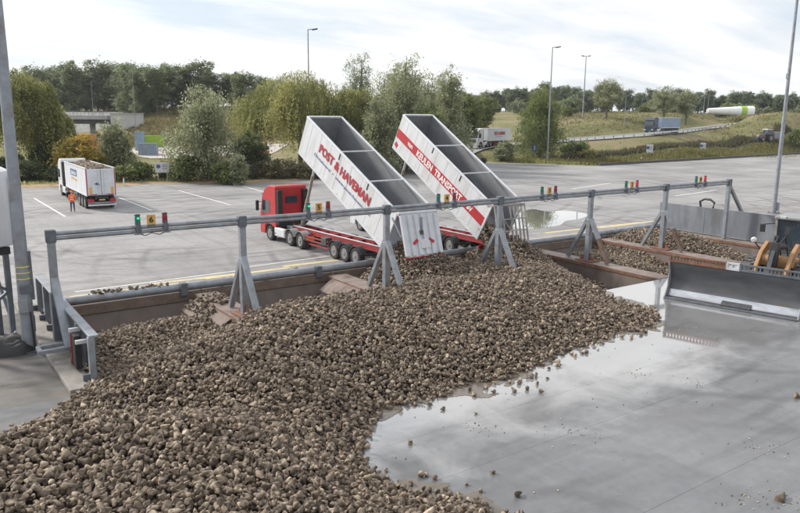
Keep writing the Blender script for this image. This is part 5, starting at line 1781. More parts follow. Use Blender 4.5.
for px, pt, dp, lab in ((96, 82, 208, 'thin grey street light on the viaduct end of the embankment'), (137, 74, 190, 'slim grey lamp post in front of the embankment slope'),
                        (622.5, 96, 190, 'thin street light left of the far dark blue tipper lorry'), (700, 94, 225, 'thin street light behind the far grey tipper body'),
                        (704, 96, 240, 'thin street light farther along the raised road')):
    P = D(px, 150, dp)
    z = float(terrain_z(P[0], P[1]))
    mast(lab, (P[0], P[1], z), D(px, pt, dp)[2] - z, 0.11, 0.05, 'single', R(-35))


def notice(label, P, w, h, ztop, face=R(0), blue=None, round_=False):
    t = thing('notice_board' if not round_ else 'road_sign', label, 'sign', tuple(P), face)
    if round_:
        MB().tube([(0, 0, 0), (0, 0, ztop)], 0.05, 8).build('post', M_GALV, t)
        b = MB().box((0, -0.07, ztop - h / 2), (w, 0.04, h)).build('board', mat('sign_blue', (0.03, 0.12, 0.38), 0.5, 0, 0.08, 3), t, bevel=0.03)
        g = MB().lathe([(-0.115, 0.001), (-0.114, w * 0.09), (-0.1, w * 0.09)], (0, 0, ztop - h * 0.24), 'y', 10)
        g.build('symbol_head', M_LETTERW, b)
        g = MB()
        for a, c in (((0, 0.3), (0, 0.58)), ((0, 0.36), (-0.18, 0.5)), ((0, 0.36), (0.18, 0.5)), ((0, 0.58), (-0.14, 0.84)), ((0, 0.58), (0.14, 0.84))):
            g.bar((a[0] * w, -0.105, ztop - a[1] * h), (c[0] * w, -0.105, ztop - c[1] * h), w * 0.1, 0.02, (0, 1, 0))
        g.build('symbol_body', M_LETTERW, b)
    else:
        for s in (-1, 1):
            MB().tube([(s * w * 0.32, 0, 0), (s * w * 0.32, 0, ztop)], 0.05, 8).build('post', M_ALU, t)
        b = MB().box((0, -0.08, ztop - h / 2), (w, 0.05, h)).build('board', M_WHITE, t, bevel=0.02)
        MB().lathe([(-0.12, 0.001), (-0.118, h * 0.2), (-0.105, h * 0.2)], (-w * 0.27, 0, ztop - h * 0.4), 'y', 16).build('emblem', M_LETTERB, b)
        for k, (x0, x1) in enumerate(((0.0, 0.36), (0.0, 0.42), (0.0, 0.3))):
            MB().box((w * (x0 + x1) / 2, -0.112, ztop - h * (0.25 + k * 0.18)), (w * (x1 - x0), 0.012, h * 0.07)).build('text_line', M_GREY, b)
    return t


notice('white notice board with blue emblem on two posts before the silvery willow', G(163, 181.5), 1.75, 1.35, 2.5, R(-20))
P = G(655, 160)
notice('white notice board on two posts behind the kerb, below the far tipper lorry', (P[0], P[1] + 1.5, 0.1), 1.35, 1.7, 3.1, R(-55))
P = G(708, 157)
notice('white notice board on two posts behind the kerb, nearest the farm tractor', (P[0], P[1] + 1.5, 0.1), 1.2, 1.7, 3.1, R(-55))
notice('blue pedestrian sign on a grey post before the olive tree', G(534, 162), 1.05, 1.25, 3.4, R(-42), round_=True)
for px, py, lab in ((124, 186, 'behind the loaded lorry'), (304, 179, 'before the hedge end'), (568, 162.5, 'right of the exit mast'), (641, 161.5, 'left of the notice board at the kerb')):
    P = G(px, py)
    t = thing('marker_post', 'short pale marker post at the yard edge ' + lab, 'post', (P[0], P[1], 0))
    MB().tube([(0, 0, 0), (0, 0, 0.95)], [0.09, 0.08], 8).build('shaft', M_WHITE, t)
    MB().lathe([(0.95, 0.085), (1.05, 0.08), (1.08, 0.03)], (0, 0, 0), 'z', 10).build('cap', M_LETTER, t)
P = G(483, 163)
t = thing('tyre_stack', 'small stack of old black tyres at the corner of the exit road', 'tyres', (P[0], P[1], 0))
for k in range(3):
    MB().lathe([(-0.14, 0.34), (-0.16, 0.5), (-0.1, 0.58), (0.1, 0.58), (0.16, 0.5), (0.14, 0.34)], (0.05 * k, 0.03 * k, 0.17 + 0.33 * k), 'z', 18).build('tyre', M_TYRE, t, smooth=True)

# ---- containers and works beyond the shrubs
M_LIME = mat('lime_container', (0.32, 0.48, 0.05), 0.6, 0, 0.1, 1)
M_CBLUE = mat('blue_container', (0.24, 0.32, 0.42), 0.6, 0, 0.12, 1)
M_CGREY = mat('grey_blue_container', (0.22, 0.27, 0.34), 0.6, 0, 0.12, 1)
M_CORAN = mat('orange_container', (0.55, 0.24, 0.04), 0.6, 0, 0.1, 1)


def container(label, px, py, depth, w, h, l, m, yaw):
    P = D(px, py, depth)
    t = thing('container', label, 'container', (P[0], P[1], max(P[2], float(terrain_z(P[0], P[1])) - 0.1)), yaw)
    MB().box((0, 0, h / 2 + 0.1), (w - 0.1, l - 0.1, h - 0.15)).build('shell', m, t)
    n = int(w / 0.3)
    for k in range(n):
        MB().box((-w / 2 + (k + 0.5) * w / n, -l / 2 + 0.02, h / 2 + 0.08), (w / n * 0.5, 0.1, h - 0.3)).build('rib', m, t)
    for s in (-1, 1):
        MB().box((0, s * (l / 2 - 0.05), h), (w, 0.14, 0.14)).build('top_beam', m, t)
        MB().box((0, s * (l / 2 - 0.05), 0.1), (w, 0.14, 0.16)).build('bottom_beam', m, t)
        for q in (-1, 1):
            MB().box((q * (w / 2 - 0.06), s * (l / 2 - 0.06), h / 2 + 0.05), (0.14, 0.14, h)).build('corner_post', m, t)
    return t


container('lime green container behind the grey one at the foot of the embankment', 154, 149, 172, 5.2, 2.6, 2.4, M_LIME, R(-25))
container('grey-blue ribbed container in front of the lime green one', 148.5, 155, 160, 3.9, 2.6, 2.4, M_CGREY, R(-25))
container('pale blue upright container beside the viaduct abutment', 140.5, 151, 168, 1.9, 4.4, 2.4, M_CBLUE, R(-25))
container('orange container standing under the viaduct', 88, 148, 172, 5.0, 3.2, 2.5, M_CORAN, R(-25))
container('grey-green container at the end of the lime green one', 166, 147, 174, 2.0, 2.5, 2.4, mat('sage_container', (0.22, 0.27, 0.2), 0.6, 0, 0.1, 1), R(-25))

# orange excavator hidden behind the dark bush
P = D(262, 148, 132)
t = thing('excavator', 'small orange excavator behind the dark bush under the weeping willow', 'excavator', (P[0], P[1], float(terrain_z(P[0], P[1]))), R(-30))
MB().box((0, 0, 0.45), (3.0, 3.6, 0.8)).build('tracks', M_DARK, t, bevel=0.15)
MB().box((0, -0.4, 1.6), (2.5, 2.8, 1.2)).build('house', M_ORANGE, t, bevel=0.1)
MB().box((-0.8, 0.8, 2.2), (0.95, 1.3, 1.7)).build('cab', M_CABGLASS, t, bevel=0.05)
MB().bar((0.3, 1.0, 1.7), (0.3, 3.4, 5.6), 0.4, 0.55).build('boom', M_ORANGE, t)
MB().bar((0.3, 3.4, 5.6), (0.3, 5.3, 2.8), 0.3, 0.4).build('stick', M_ORANGE, t)
MB().prism([(5.0, 2.8), (5.7, 2.6), (5.6, 1.9), (5.0, 1.8)], -0.2, 0.8).build('bucket', M_DARK, t)

# viaduct at the end of the embankment
VA, VB = D(62, 114.5, 205), D(133, 112.5, 205)
t = thing('viaduct', 'grey concrete road viaduct with railing crossing in front of the tree row', 'bridge', (VA[0], VA[1], 0))
d = VB - VA
VZ = VA[2]
MB().bar((0, 0, VZ - 0.7), (d[0] * 0.72, d[1] * 0.72, VZ - 0.7), 9.0, 1.1).build('deck', M_BRICKC, t)
MB().bar((0, 0, VZ - 1.9), (d[0] * 0.72, d[1] * 0.72, VZ - 1.9), 7.5, 1.3).build('girder', mat('girder_dark', (0.06, 0.06, 0.065), 0.8, 0, 0.2, 0.5), t)
nd = np.array([d[0], d[1]]) / np.hypot(d[0], d[1])
pn = np.array([nd[1], -nd[0]])
off = pn * 4.4
for k in range(15):
    q = d[:2] * 0.72 * k / 14 + off
    MB().bar((q[0], q[1], VZ - 0.1), (q[0], q[1], VZ + 1.1), 0.1, 0.1).build('railing_post', M_GALV, t)
for z in (0.4, 0.75, 1.1):
    MB().bar((off[0], off[1], VZ + z), (d[0] * 0.72 + off[0], d[1] * 0.72 + off[1], VZ + z), 0.08, 0.08).build('railing', M_GALV, t)
for k in (0.1, 0.42):
    MB().box((d[0] * k, d[1] * k, (VZ - 2) / 2), (1.3, 1.3, VZ - 2)).build('pier', M_BRICKC, t)
AB = D(128, 130, 198)
t = thing('abutment_wall', 'pale grey concrete wing wall of the viaduct behind the young willow', 'wall', (AB[0], AB[1], 0), math.atan2(nd[1], nd[0]))
MB().box((0, 0, 4.2), (9.0, 0.8, 8.6)).build('slab', mat('abutment_concrete', (0.42, 0.42, 0.43), 0.85, 0, 0.1, 0.4), t, bevel=0.05)
MB().box((0, -0.05, 8.6), (9.3, 1.0, 0.3)).build('coping', M_BRICKC, t, bevel=0.03)
t = thing('bank_wall', 'pale stone-pitched slope under the viaduct', 'wall', tuple(D(82, 132, 222) * np.array([1, 1, 0])), math.atan2(nd[1], nd[0]))
MB().prism([(-3, 0), (5, 0), (5, 9)], -11, 11).build('slope', mat('pitching', (0.40, 0.40, 0.39), 0.9, 0, 0.25, 0.8), t)

# light gravel yard behind the shrubs
gv = MB()
cs = [D(a, b, c) for a, b, c in ((150, 158, 150), (260, 158, 150), (290, 152, 170), (120, 152, 170))]
for i in range(24):
    for j in range(12):
        q4 = []
        for (di, dj) in ((0, 0), (1, 0), (1, 1), (0, 1)):
            u_, w_ = (i + di) / 24, (j + dj) / 12
            q_ = (cs[0] * (1 - u_) + cs[1] * u_) * (1 - w_) + (cs[3] * (1 - u_) + cs[2] * u_) * w_
            q4.append((q_[0], q_[1], float(terrain_z(q_[0], q_[1])) + 0.12))
        gv.add(q4, [(0, 1, 2, 3)])
tag(gv.build('gravel_yard', mat('pale_gravel', (0.42, 0.39, 0.36), 0.9, 0, 0.12, 0.6)), kind='structure')

# guard rail along the raised road
def offset_line(i0, i1, off, step):
    out = []
    for i in np.arange(i0, i1, step):
        k = int(i)
        f_ = i - k
        q = RC[k] * (1 - f_) + RC[min(k + 1, len(RC) - 1)] * f_
        n_ = nor[k]
        out.append((q[0] + n_[0] * off, q[1] + n_[1] * off, q[2]))
    return out


side = -1 if (nor[45] @ (CAM[:2] - RC[45][:2])) < 0 else 1
gl = offset_line(33, 69, side * 4.3, 1.0)
o = gl[0]
t = thing('guard_rail', 'low steel guard rail along the raised road', 'guard rail', o)
rel = [(q[0] - o[0], q[1] - o[1], q[2] - o[2]) for q in gl]
g = MB()
for a, b in zip(rel[:-1], rel[1:]):
    g.bar((a[0], a[1], a[2] + 0.75), (b[0], b[1], b[2] + 0.75), 0.08, 0.34)
g.build('rail', M_ALU, t)
for q in rel:
    MB().bar((q[0], q[1], q[2] - 0.4), (q[0], q[1], q[2] + 0.7), 0.14, 0.14).build('rail_post', M_GALVD, t)

# white tower tube with a lime band
P, Q = D(707, 116, 262), D(752, 118, 262)
d = Q - P
zb = max(P[2], float(terrain_z(P[0], P[1]))) - 0.2
t = thing('tower_tube', 'long white tapered steel tube with a lime green band lying beside the road', 'tube', (P[0], P[1], zb), math.atan2(d[1], d[0]))
ln = np.hypot(d[0], d[1])
MB().lathe([(0, 0.9), (ln * 0.75, 1.75), (ln, 1.85)], (0, 0, 2.1), 'x', 20).build('shell', mat('tube_white', (0.78, 0.79, 0.8), 0.4, 0, 0.04, 0.5), t, smooth=True)
MB().lathe([(ln * 0.72, 1.78), (ln * 0.84, 1.83)], (0, 0, 2.1), 'x', 20).build('green_band', M_LIME, t, smooth=True)
for k in (0.2, 0.6, 0.9):
    MB().box((ln * k, 0, 0.3), (0.5, 2.6, 0.8)).build('cradle', M_DARK, t)

# white tank on a steel frame at the left edge
F0 = G(14.5, 345)
t = thing('tank_stand', 'white steel tank on a braced frame beside the thick lamp mast', 'tank', (F0[0], F0[1], 0), R(8))
for x, y in ((0, 0), (-1.9, 0), (0, 1.8), (-1.9, 1.8)):
    MB().box((x, y, 1.85), (0.18, 0.18, 3.7)).build('leg', M_GALVD, t)
for y in (0, 1.8):
    MB().bar((-1.9, y, 0.7), (0, y, 2.1), 0.1, 0.1).build('brace', M_GALVD, t)
    MB().bar((-1.9, y, 3.4), (0, y, 2.1), 0.1, 0.1).build('brace', M_GALVD, t)
    MB().bar((-2.1, y, 3.62), (0.15, y, 3.62), 0.2, 0.26).build('beam', M_BLACK, t)
for x in (0, -1.9):
    MB().bar((x, 0, 0.9), (x, 1.8, 2.6), 0.1, 0.1).build('brace', M_GALVD, t)
    MB().bar((x, 0.1, 3.5), (x, 1.7, 3.5), 0.16, 0.2).build('beam', M_GALVD, t)
MB().lathe([(3.78, 1.05), (3.82, 1.12), (6.3, 1.12), (6.5, 1.06), (6.62, 0.85), (6.68, 0.2)], (-0.5, 0.85, 0), 'z', 28).build('tank', M_WHITE, t, smooth=True)
for a in (R(-40), R(-100), R(20)):
    MB().box((-0.5 + 1.13 * math.cos(a), 0.85 + 1.13 * math.sin(a), 5.05), (0.16, 0.1, 2.5), (0, 0, a)).build('seam', M_GREY, t)
MB().bar((-0.35, -0.25, 0.1), (0.05, -0.3, 0.6), 0.08, 0.1).build('strut', M_WHITE, t)

# heap of black rubber sheet by the mast
P = G(8, 352)
n_ = 26
vs, fs = [], []
for i in range(n_):
    for j in range(n_):
        u, v_ = i / (n_ - 1) * 2 - 1, j / (n_ - 1) * 2 - 1
        e = max(0, 1 - (abs(u) ** 3 + abs(v_) ** 3))
        z = 0.5 * e ** 0.45 * (0.7 + 0.5 * float(vnoise(u * 3 + 9, v_ * 3 + 5, 1, 8))) if e > 0 else -0.02
        vs.append((u * 1.05 + 0.04 * math.sin(v_ * 9), v_ * 0.75, z))
for i in range(n_ - 1):
    for j in range(n_ - 1):
        a = i * n_ + j
        fs.append((a, a + n_, a + n_ + 1, a + 1))
t = thing('rubber_heap', 'black crumpled rubber sheeting heaped at the foot of the thick mast', 'rubber sheet', (P[0] - 0.1, P[1] + 0.1, 0), R(-15))
MB().add(vs, fs).build('sheet', M_BLACK, t, smooth=True)
MB().add([(q[0] * 0.8 + 0.05, q[1] * 0.75, q[2] * 1.06 + 0.07) for q in vs], fs).build('sheet', mat('rubber_grey', (0.05, 0.05, 0.052), 0.8, 0, 0.3, 5, bump=0.4), t)

# ================================================================== sugar beets
M_BEET = tint_mat('beet_skin', 0.75, 0.0, 0.3, soil=(0.075, 0.058, 0.046))
PIT_Z = -1.9
hc = [  # heap surface: X, Y, Z
    # toe of the heap on the apron
    (6.3, -21, 0), (5.5, -17.9, 0), (4.8, -16.6, 0), (4.4, -15.2, 0), (4.7, -13.6, 0), (5.6, -12.5, 0), (8.6, -11.9, 0), (12.3, -12.1, 0), (15.4, -11.1, 0), (19, -11.0, 0),
    (21.6, -10.6, 0), (23.0, -8.6, 0), (22.9, -6.9, 0.05),
    (9, -20, -0.9), (7.6, -16, -0.9), (7.5, -14, -0.7), (12, -14.3, -0.8), (16, -13.3, -0.8), (20, -13, -0.8), (24.5, -10.5, -0.6), (25.2, -7.6, -0.6), (8, -24, -0.6),
    # near heap
    (-7, -12.6, 1.6), (-3.2, -11.7, 1.55), (-1.5, -10.9, 1.4), (0.3, -12.3, 1.6), (1.5, -14.3, 1.5), (-2, -14, 1.5), (-5, -16, 1.6), (0, -17.5, 1.6), (2.6, -18, 1.0), (3, -21, 1.0), (-3, -21, 1.6), (-7, -20, 1.6),
    (2.9, -13.2, 0.85), (2.2, -11.2, 0.7), (0.6, -9.7, 0.4), (-0.3, -8.3, 0.35),
    (-3, -9.2, 0.3), (-3, -7.8, -0.4), (-6, -9.0, -0.2), (-6, -7, -0.9), (-1.6, -7.4, 0.1), (-1.0, -6.5, 0.0), (0.3, -4.6, -0.1), (-2.2, -5, -0.9), (-5, -4, -1.2),
    # long heap over the pit edge
    (1.2, -7.2, 0.75), (1.6, -8.6, 0.6), (3, -7.6, 1.2), (2, -5.6, 0.55), (3.3, -6, 1.0), (5.4, -5, 1.2), (7, -3.9, 1.22), (9.4, -4.1, 1.4), (12.5, -4.3, 1.3), (15, -3.6, 1.25), (17, -4.0, 1.2), (20, -4.4, 1.1), (22.4, -4.8, 0.85),
    (4.2, -10, 1.0), (6, -9, 1.0), (9, -9, 0.85), (12, -9, 0.85), (15, -8, 0.9), (18, -8, 0.75), (20.5, -8, 0.5), (21, -6, 0.8), (10, -7, 1.2), (14, -6, 1.15),
    # pits
    (8.6, -1, 0.0), (9, 1, -0.9), (12, 0, -0.5), (12, 2, -1.5), (10, 3.2, -2.0), (14, 2, -1.2), (14.2, 4, -1.6),
    (1, -2, -0.55), (3, 0, -0.35), (5, 2, -0.4), (2.4, 2.4, -0.65), (6.2, -1, -0.4), (6.6, 2.4, -0.7), (4, -3, -0.1), (0.8, 4.4, -1.3), (5, 4.6, -1.3), (1, 1.5, -0.8), (4.2, 0.8, -0.25),
    (18.8, 2.4, 1.35), (17, 0.4, 0.45), (20.5, 1.4, 0.85), (22.3, 0, 0.4), (16, 2.6, 0.1), (18.5, 4.2, 0.7), (18.5, -1, 0.4), (20.8, -1.4, 0.5),
    (25.7, 2.4, 1.45), (25, 0, 0.6), (23.4, -2.8, 0.6), (27.5, 1.5, 0.3), (28.4, 2.2, -0.5), (27, -1.2, -0.3), (24.9, -4.2, 0), (27.6, -3.2, -1.2), (29, 0.5, -1.3), (22.5, 2.2, 0.2), (22, 4.4, -0.6), (23.4, 4.2, -0.4), (20.8, 4.7, -0.2), (25.6, 4.4, 0.8), (28.5, 4.4, -1.4),
    (26.5, -5.4, -1.6), (29, -4.5, -2.0),
    (31.2, 2.4, -0.35), (32, 0, -0.35), (34, -1, -0.55), (31.4, -4, -0.25), (35, 3, -0.8), (36, -2, -1.2), (33, -4.8, -0.45), (35, -5, -0.9),
    (40, 3.4, 0.6), (41, 1, 0.55), (39, -1, 0.0), (43, 2, 0.0), (41, -3, -0.6), (43, -4, -1.1), (38.6, -4, -0.9), (44, 4.5, -0.6)]
heap = tps(hc, 0.15)


def heap_z(X, Y):
    z = heap(X, Y)
    z = z + (vnoise(X, Y, 1.7, 21) - 0.5) * 0.22 + (vnoise(X, Y, 0.6, 22) - 0.5) * 0.08
    return z


def base_z(X, Y):
    inpit = (Y > APR_Y) & (Y < KERB_Y - 0.05) & (X > -0.05) & (X < PIT_X1)
    b = np.where(inpit, PIT_Z, 0.0)
    for n in range(1, 7):
        d_ = np.abs(X - n * BAY)
        b = np.where(inpit & (d_ < 0.56), -0.01, np.where(inpit & (d_ < 0.97), np.maximum(b, PIT_Z + (0.97 - d_) / 0.43 * 1.8), b))
    back = (Y - (KERB_Y - 1.25)) / 1.2
    b = np.where(inpit & (back > 0), np.maximum(b, PIT_Z + np.clip(back, 0, 1) * 1.5), b)
    return b


def beet_shape(sub, seed):
    bm = bmesh.new()
    bmesh.ops.create_icosphere(bm, subdivisions=sub, radius=1.0)
    bm.normal_update()
    r = np.random.default_rng(seed)
    ph = r.uniform(0, 6.28, 8)
    bend = r.uniform(-0.3, 0.3, 2)
    tip = r.uniform(1.2, 2.7)
    sq = r.uniform(0.8, 1.2)
    for v in bm.verts:
        x, y, z = v.co
        t_ = z  # -1 root tip .. 1 crown
        rad = 1.0 - 0.55 * max(0, -t_ + 0.1) ** 0.9
        if t_ > 0.72:
            rad *= 0.92
        w = 1 + 0.06 * math.sin(2.2 * x + ph[0]) * math.cos(2.2 * y + ph[1]) + 0.02 * math.sin(5 * z + 4 * x + ph[2]) + 0.012 * math.cos(5 * y + ph[3])
        if t_ < -0.6:
            rad *= 1 - 0.9 * (-t_ - 0.6)
        zz = t_ * tip if t_ < 0 else min(t_ * 0.85, 0.55)
        v.co = (x * rad * w * sq + bend[0] * zz * zz * 0.4, y * rad * w / sq + bend[1] * zz * zz * 0.4, zz)
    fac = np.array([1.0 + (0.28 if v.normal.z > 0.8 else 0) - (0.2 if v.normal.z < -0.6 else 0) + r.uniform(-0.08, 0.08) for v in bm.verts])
    vs = np.array([v.co[:] for v in bm.verts])
    fs = np.array([[v.index for v in f.verts] for f in bm.faces])
    bm.free()
    vs -= vs.mean(0)
    return vs, fs, fac


def rand_rot(n, flat=0.6):
    q = rng.normal(size=(n, 4))
    q /= np.linalg.norm(q, axis=1)[:, None]
    w, x, y, z = q.T
    return np.stack([np.stack([1 - 2 * (y * y + z * z), 2 * (x * y - z * w), 2 * (x * z + y * w)], 1), np.stack([2 * (x * y + z * w), 1 - 2 * (x * x + z * z), 2 * (y * z - x * w)], 1),
                     np.stack([2 * (x * z - y * w), 2 * (y * z + x * w), 1 - 2 * (x * x + y * y)], 1)], 1)


BEET_PAL = np.array([(0.064, 0.05, 0.039), (0.178, 0.138, 0.105), (0.305, 0.243, 0.183), (0.44, 0.363, 0.277)])


def beet_tints(n):
    t_ = np.clip(rng.beta(1.5, 1.6, n), 0, 1)
    c = np.stack([np.interp(t_, [0, 0.35, 0.7, 1], BEET_PAL[:, k]) for k in range(3)], 1)
    return c * rng.uniform(0.88, 1.12, (n, 1))


def beet_cloud(P, size, shapes):
    """joined mesh arrays for beets at P"""
    n = len(P)
    Rm = rand_rot(n)
    kind = rng.integers(0, len(shapes), n)
    tints = beet_tints(n)
    V, F, T, o = [], [], [], 0
    for k, (vs, fs, fac) in enumerate(shapes):
        sel = np.where(kind == k)[0]
        if len(sel) == 0:
            continue
        q = np.einsum('nij,vj->nvi', Rm[sel], vs) * size[sel][:, None, None] + P[sel][:, None, :]
        V.append(q.reshape(-1, 3))
        F.append((fs[None] + (np.arange(len(sel)) * len(vs))[:, None, None]).reshape(-1, 3) + o)
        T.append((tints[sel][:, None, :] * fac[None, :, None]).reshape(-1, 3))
        o += len(sel) * len(vs)
    return np.concatenate(V), np.concatenate(F), np.concatenate(T)


# surface points of the heap
SP = 0.115
gx_, gy_ = np.meshgrid(np.arange(-9, 45, SP), np.arange(-23.5, 5.2, SP * 0.9))
gx_ = (gx_ + (np.arange(gx_.shape[0]) % 2)[:, None] * SP / 2).ravel() + rng.normal(0, 0.03, gx_.size)
gy_ = gy_.ravel() + rng.normal(0, 0.03, gy_.size)
hz_, bz_ = heap_z(gx_, gy_), base_z(gx_, gy_)
keep = hz_ > bz_ + rng.uniform(-0.10, 0.06, len(hz_))
px_, py_, pz_ = proj(np.stack([gx_, gy_, hz_], 1).T.T) if False else (None, None, None)
dd = np.stack([gx_, gy_, hz_], 1) - CAM
zc_ = dd @ _fw
px_, py_ = 400 + F_PX * (dd @ _r2) / zc_, 256.5 - F_PX * (dd @ _u2) / zc_
keep &= (zc_ > 2) & (px_ > -40) & (px_ < 840) & (py_ < 560)
# the dividers' top plates keep only strays
for n in range(1, 7):
    on = (np.abs(gx_ - n * BAY) < 0.6) & (hz_ < 0.12) & (gy_ > APR_Y)
    keep &= ~(on & (rng.random(len(gx_)) > 0.10))
HX, HY, HZ, HB = gx_[keep], gy_[keep], hz_[keep], bz_[keep]
PP = np.stack([HX, HY, np.maximum(HZ, HB + 0.06)], 1)
PP[:, 2] += rng.normal(0, 0.042, len(PP))
# extra beets lying on top
ex = rng.random(len(PP)) < 0.2
PE = PP[ex] + np.stack([rng.normal(0, 0.05, ex.sum()), rng.normal(0, 0.05, ex.sum()), rng.uniform(0.06, 0.12, ex.sum())], 1)
PP = np.concatenate([PP, PE])
SZ = np.clip(rng.lognormal(math.log(0.0575), 0.26, len(PP)), 0.033, 0.115)

# the ones that show largest become beets of their own
d_ = PP - CAM
z_ = d_ @ _fw
pxx, pyy = 400 + F_PX * (d_ @ _r2) / z_, 256.5 - F_PX * (d_ @ _u2) / z_
vis = (pxx > 3) & (pxx < 797) & (pyy < 509) & (pyy > 0)
score = np.where(vis, SZ / z_, 0)
big = np.argsort(-score)[:190]
mask = np.ones(len(PP), bool)
mask[big] = False
far_shapes = [beet_shape(1, s) for s in range(14)]
lo_shapes = [beet_shape(2, s) for s in range(14)]
hi_shapes = [beet_shape(3, s) for s in range(14)]
# dark core under the top layer, shade between beets put into its colour
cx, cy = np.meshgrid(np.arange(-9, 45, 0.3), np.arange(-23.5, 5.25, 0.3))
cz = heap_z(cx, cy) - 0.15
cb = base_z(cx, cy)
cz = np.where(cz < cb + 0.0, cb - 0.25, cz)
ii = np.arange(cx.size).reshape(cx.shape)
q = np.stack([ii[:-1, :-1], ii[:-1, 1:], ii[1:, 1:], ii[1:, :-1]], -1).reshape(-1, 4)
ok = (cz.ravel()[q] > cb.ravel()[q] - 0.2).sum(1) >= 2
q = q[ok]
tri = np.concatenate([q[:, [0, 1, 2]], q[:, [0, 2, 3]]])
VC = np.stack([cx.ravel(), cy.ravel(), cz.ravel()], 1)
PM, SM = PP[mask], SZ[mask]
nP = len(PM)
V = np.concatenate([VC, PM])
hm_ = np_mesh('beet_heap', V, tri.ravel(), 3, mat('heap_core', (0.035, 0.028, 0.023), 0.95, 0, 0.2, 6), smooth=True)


def attr(me, name, typ, data, prop):
    at = me.attributes.new(name, typ, 'POINT')
    at.data.foreach_set(prop, np.ascontiguousarray(data).ravel())


nC = len(VC)
attr(hm_, 'is_beet', 'BOOLEAN', np.arange(len(V)) >= nC, 'value')
attr(hm_, 'rot', 'FLOAT_VECTOR', rng.uniform(0, 6.283, (len(V), 3)).astype(np.float32), 'vector')
attr(hm_, 'size', 'FLOAT', np.concatenate([np.ones(nC), SM / 0.08]).astype(np.float32), 'value')
attr(hm_, 'form', 'INT', rng.integers(0, 14, len(V)).astype(np.int32), 'value')
tc4 = np.ones((len(V), 4), np.float32)
tc4[nC:, :3] = beet_tints(nP)
attr(hm_, 'tint', 'FLOAT_COLOR', tc4, 'color')
heap_ob = tag(link('beet_heap', hm_), 'huge heap of earth-stained sugar beets spilling over the pits', 'beets', kind='stuff')
M_BEETI = tint_mat('beet_skin_heap', 0.75, 0.0, 0.3, soil=(0.075, 0.058, 0.046), inst=True)
shape_col = bpy.data.collections.new('beet_forms')
for k, (vs, fs, fac) in enumerate(hi_shapes):
    me = np_mesh('beet_form', vs * 0.08, fs.ravel(), 3, M_BEETI, smooth=True)
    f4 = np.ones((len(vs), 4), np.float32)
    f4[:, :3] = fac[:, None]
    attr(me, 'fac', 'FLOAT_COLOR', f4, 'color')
    shape_col.objects.link(bpy.data.objects.new('beet_form', me))
ng = bpy.data.node_groups.new('scatter_beets', 'GeometryNodeTree')
ng.interface.new_socket('Geometry', in_out='INPUT', socket_type='NodeSocketGeometry')
ng.interface.new_socket('Geometry', in_out='OUTPUT', socket_type='NodeSocketGeometry')
gi, go = ng.nodes.new('NodeGroupInput'), ng.nodes.new('NodeGroupOutput')
ci = ng.nodes.new('GeometryNodeCollectionInfo')
ci.inputs['Collection'].default_value = shape_col
ci.inputs['Separate Children'].default_value = True
ci.inputs['Reset Children'].default_value = True
iop = ng.nodes.new('GeometryNodeInstanceOnPoints')


def named(n_, typ):
    q = ng.nodes.new('GeometryNodeInputNamedAttribute')
    q.data_type = typ
    q.inputs['Name'].default_value = n_
    return [o for o in q.outputs if o.enabled and o.name == 'Attribute'][0]


ng.links.new(gi.outputs[0], iop.inputs['Points'])
ng.links.new(named('is_beet', 'BOOLEAN'), iop.inputs['Selection'])
ng.links.new(ci.outputs[0], iop.inputs['Instance'])
iop.inputs['Pick Instance'].default_value = True
ng.links.new(named('form', 'INT'), iop.inputs['Instance Index'])
e2r = ng.nodes.new('FunctionNodeEulerToRotation')
ng.links.new(named('rot', 'FLOAT_VECTOR'), e2r.inputs[0])
ng.links.new(e2r.outputs[0], iop.inputs['Rotation'])
ng.links.new(named('size', 'FLOAT'), iop.inputs['Scale'])
jg = ng.nodes.new('GeometryNodeJoinGeometry')
ng.links.new(gi.outputs[0], jg.inputs[0])
ng.links.new(iop.outputs[0], jg.inputs[0])
ng.links.new(jg.outputs[0], go.inputs[0])
gmod = heap_ob.modifiers.new('beets', 'NODES')
gmod.node_group = ng

HI_ME = []
for i in range(40):
    vs, fs, fac = hi_shapes[i % 14]
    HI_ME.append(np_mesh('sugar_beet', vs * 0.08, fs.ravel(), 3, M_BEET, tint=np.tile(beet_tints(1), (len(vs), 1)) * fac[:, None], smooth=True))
TOP_ME = HI_ME


def one_beet(P, s, label, group, i):
    o = bpy.data.objects.new('sugar_beet', HI_ME[i % 40])
    col.objects.link(o)
    o.location = tuple(map(float, P))
    o.rotation_euler = tuple(rng.uniform(0, 6.28, 3))
    o.scale = (float(s) / 0.08,) * 3
    return tag(o, label, 'sugar beet', group)


for i, k in enumerate(big):
    one_beet(PP[k], SZ[k], 'earth-stained sugar beet in the nearest face of the heap', 'beets in the near face of the heap', int(rng.integers(0, 40)))

# loose beets on the wet apron, each where the photograph has one
loose = [(443, 408.5), (476, 413), (410, 442), (420.5, 474), (434.5, 477), (429, 490), (411, 483), (467, 484), (450, 494), (437, 491), (398, 486), (386, 470), (387, 478), (356, 429), (379, 414), (493, 472), (415, 404),
         (474, 394), (428, 400), (532, 376), (537, 383), (541, 391), (558, 362), (563, 354), (575, 355), (566, 349), (583, 345), (596, 338), (600, 331), (605, 337), (603, 343), (637, 329), (641, 335), (590, 330), (607, 322), (612, 327), (627, 316), (651, 306), (653, 308),
         (536, 375), (520, 380), (549, 368), (485, 505), (445, 500), (486, 509), (362, 447), (352, 456), (366, 464), (797, 396), (781, 498)]
while len(loose) < 108:
    x_, y_ = rng.uniform(5.2, 24), rng.uniform(-18.5, -7)
    h_ = float(heap(x_, y_))
    if -0.5 < h_ < -0.03 and rng.random() < math.exp(h_ * 7):
        a_, b_, _z = proj((x_, y_, 0.05))
        if 330 < a_ < 660 and b_ < 510:
            loose.append((a_, b_))
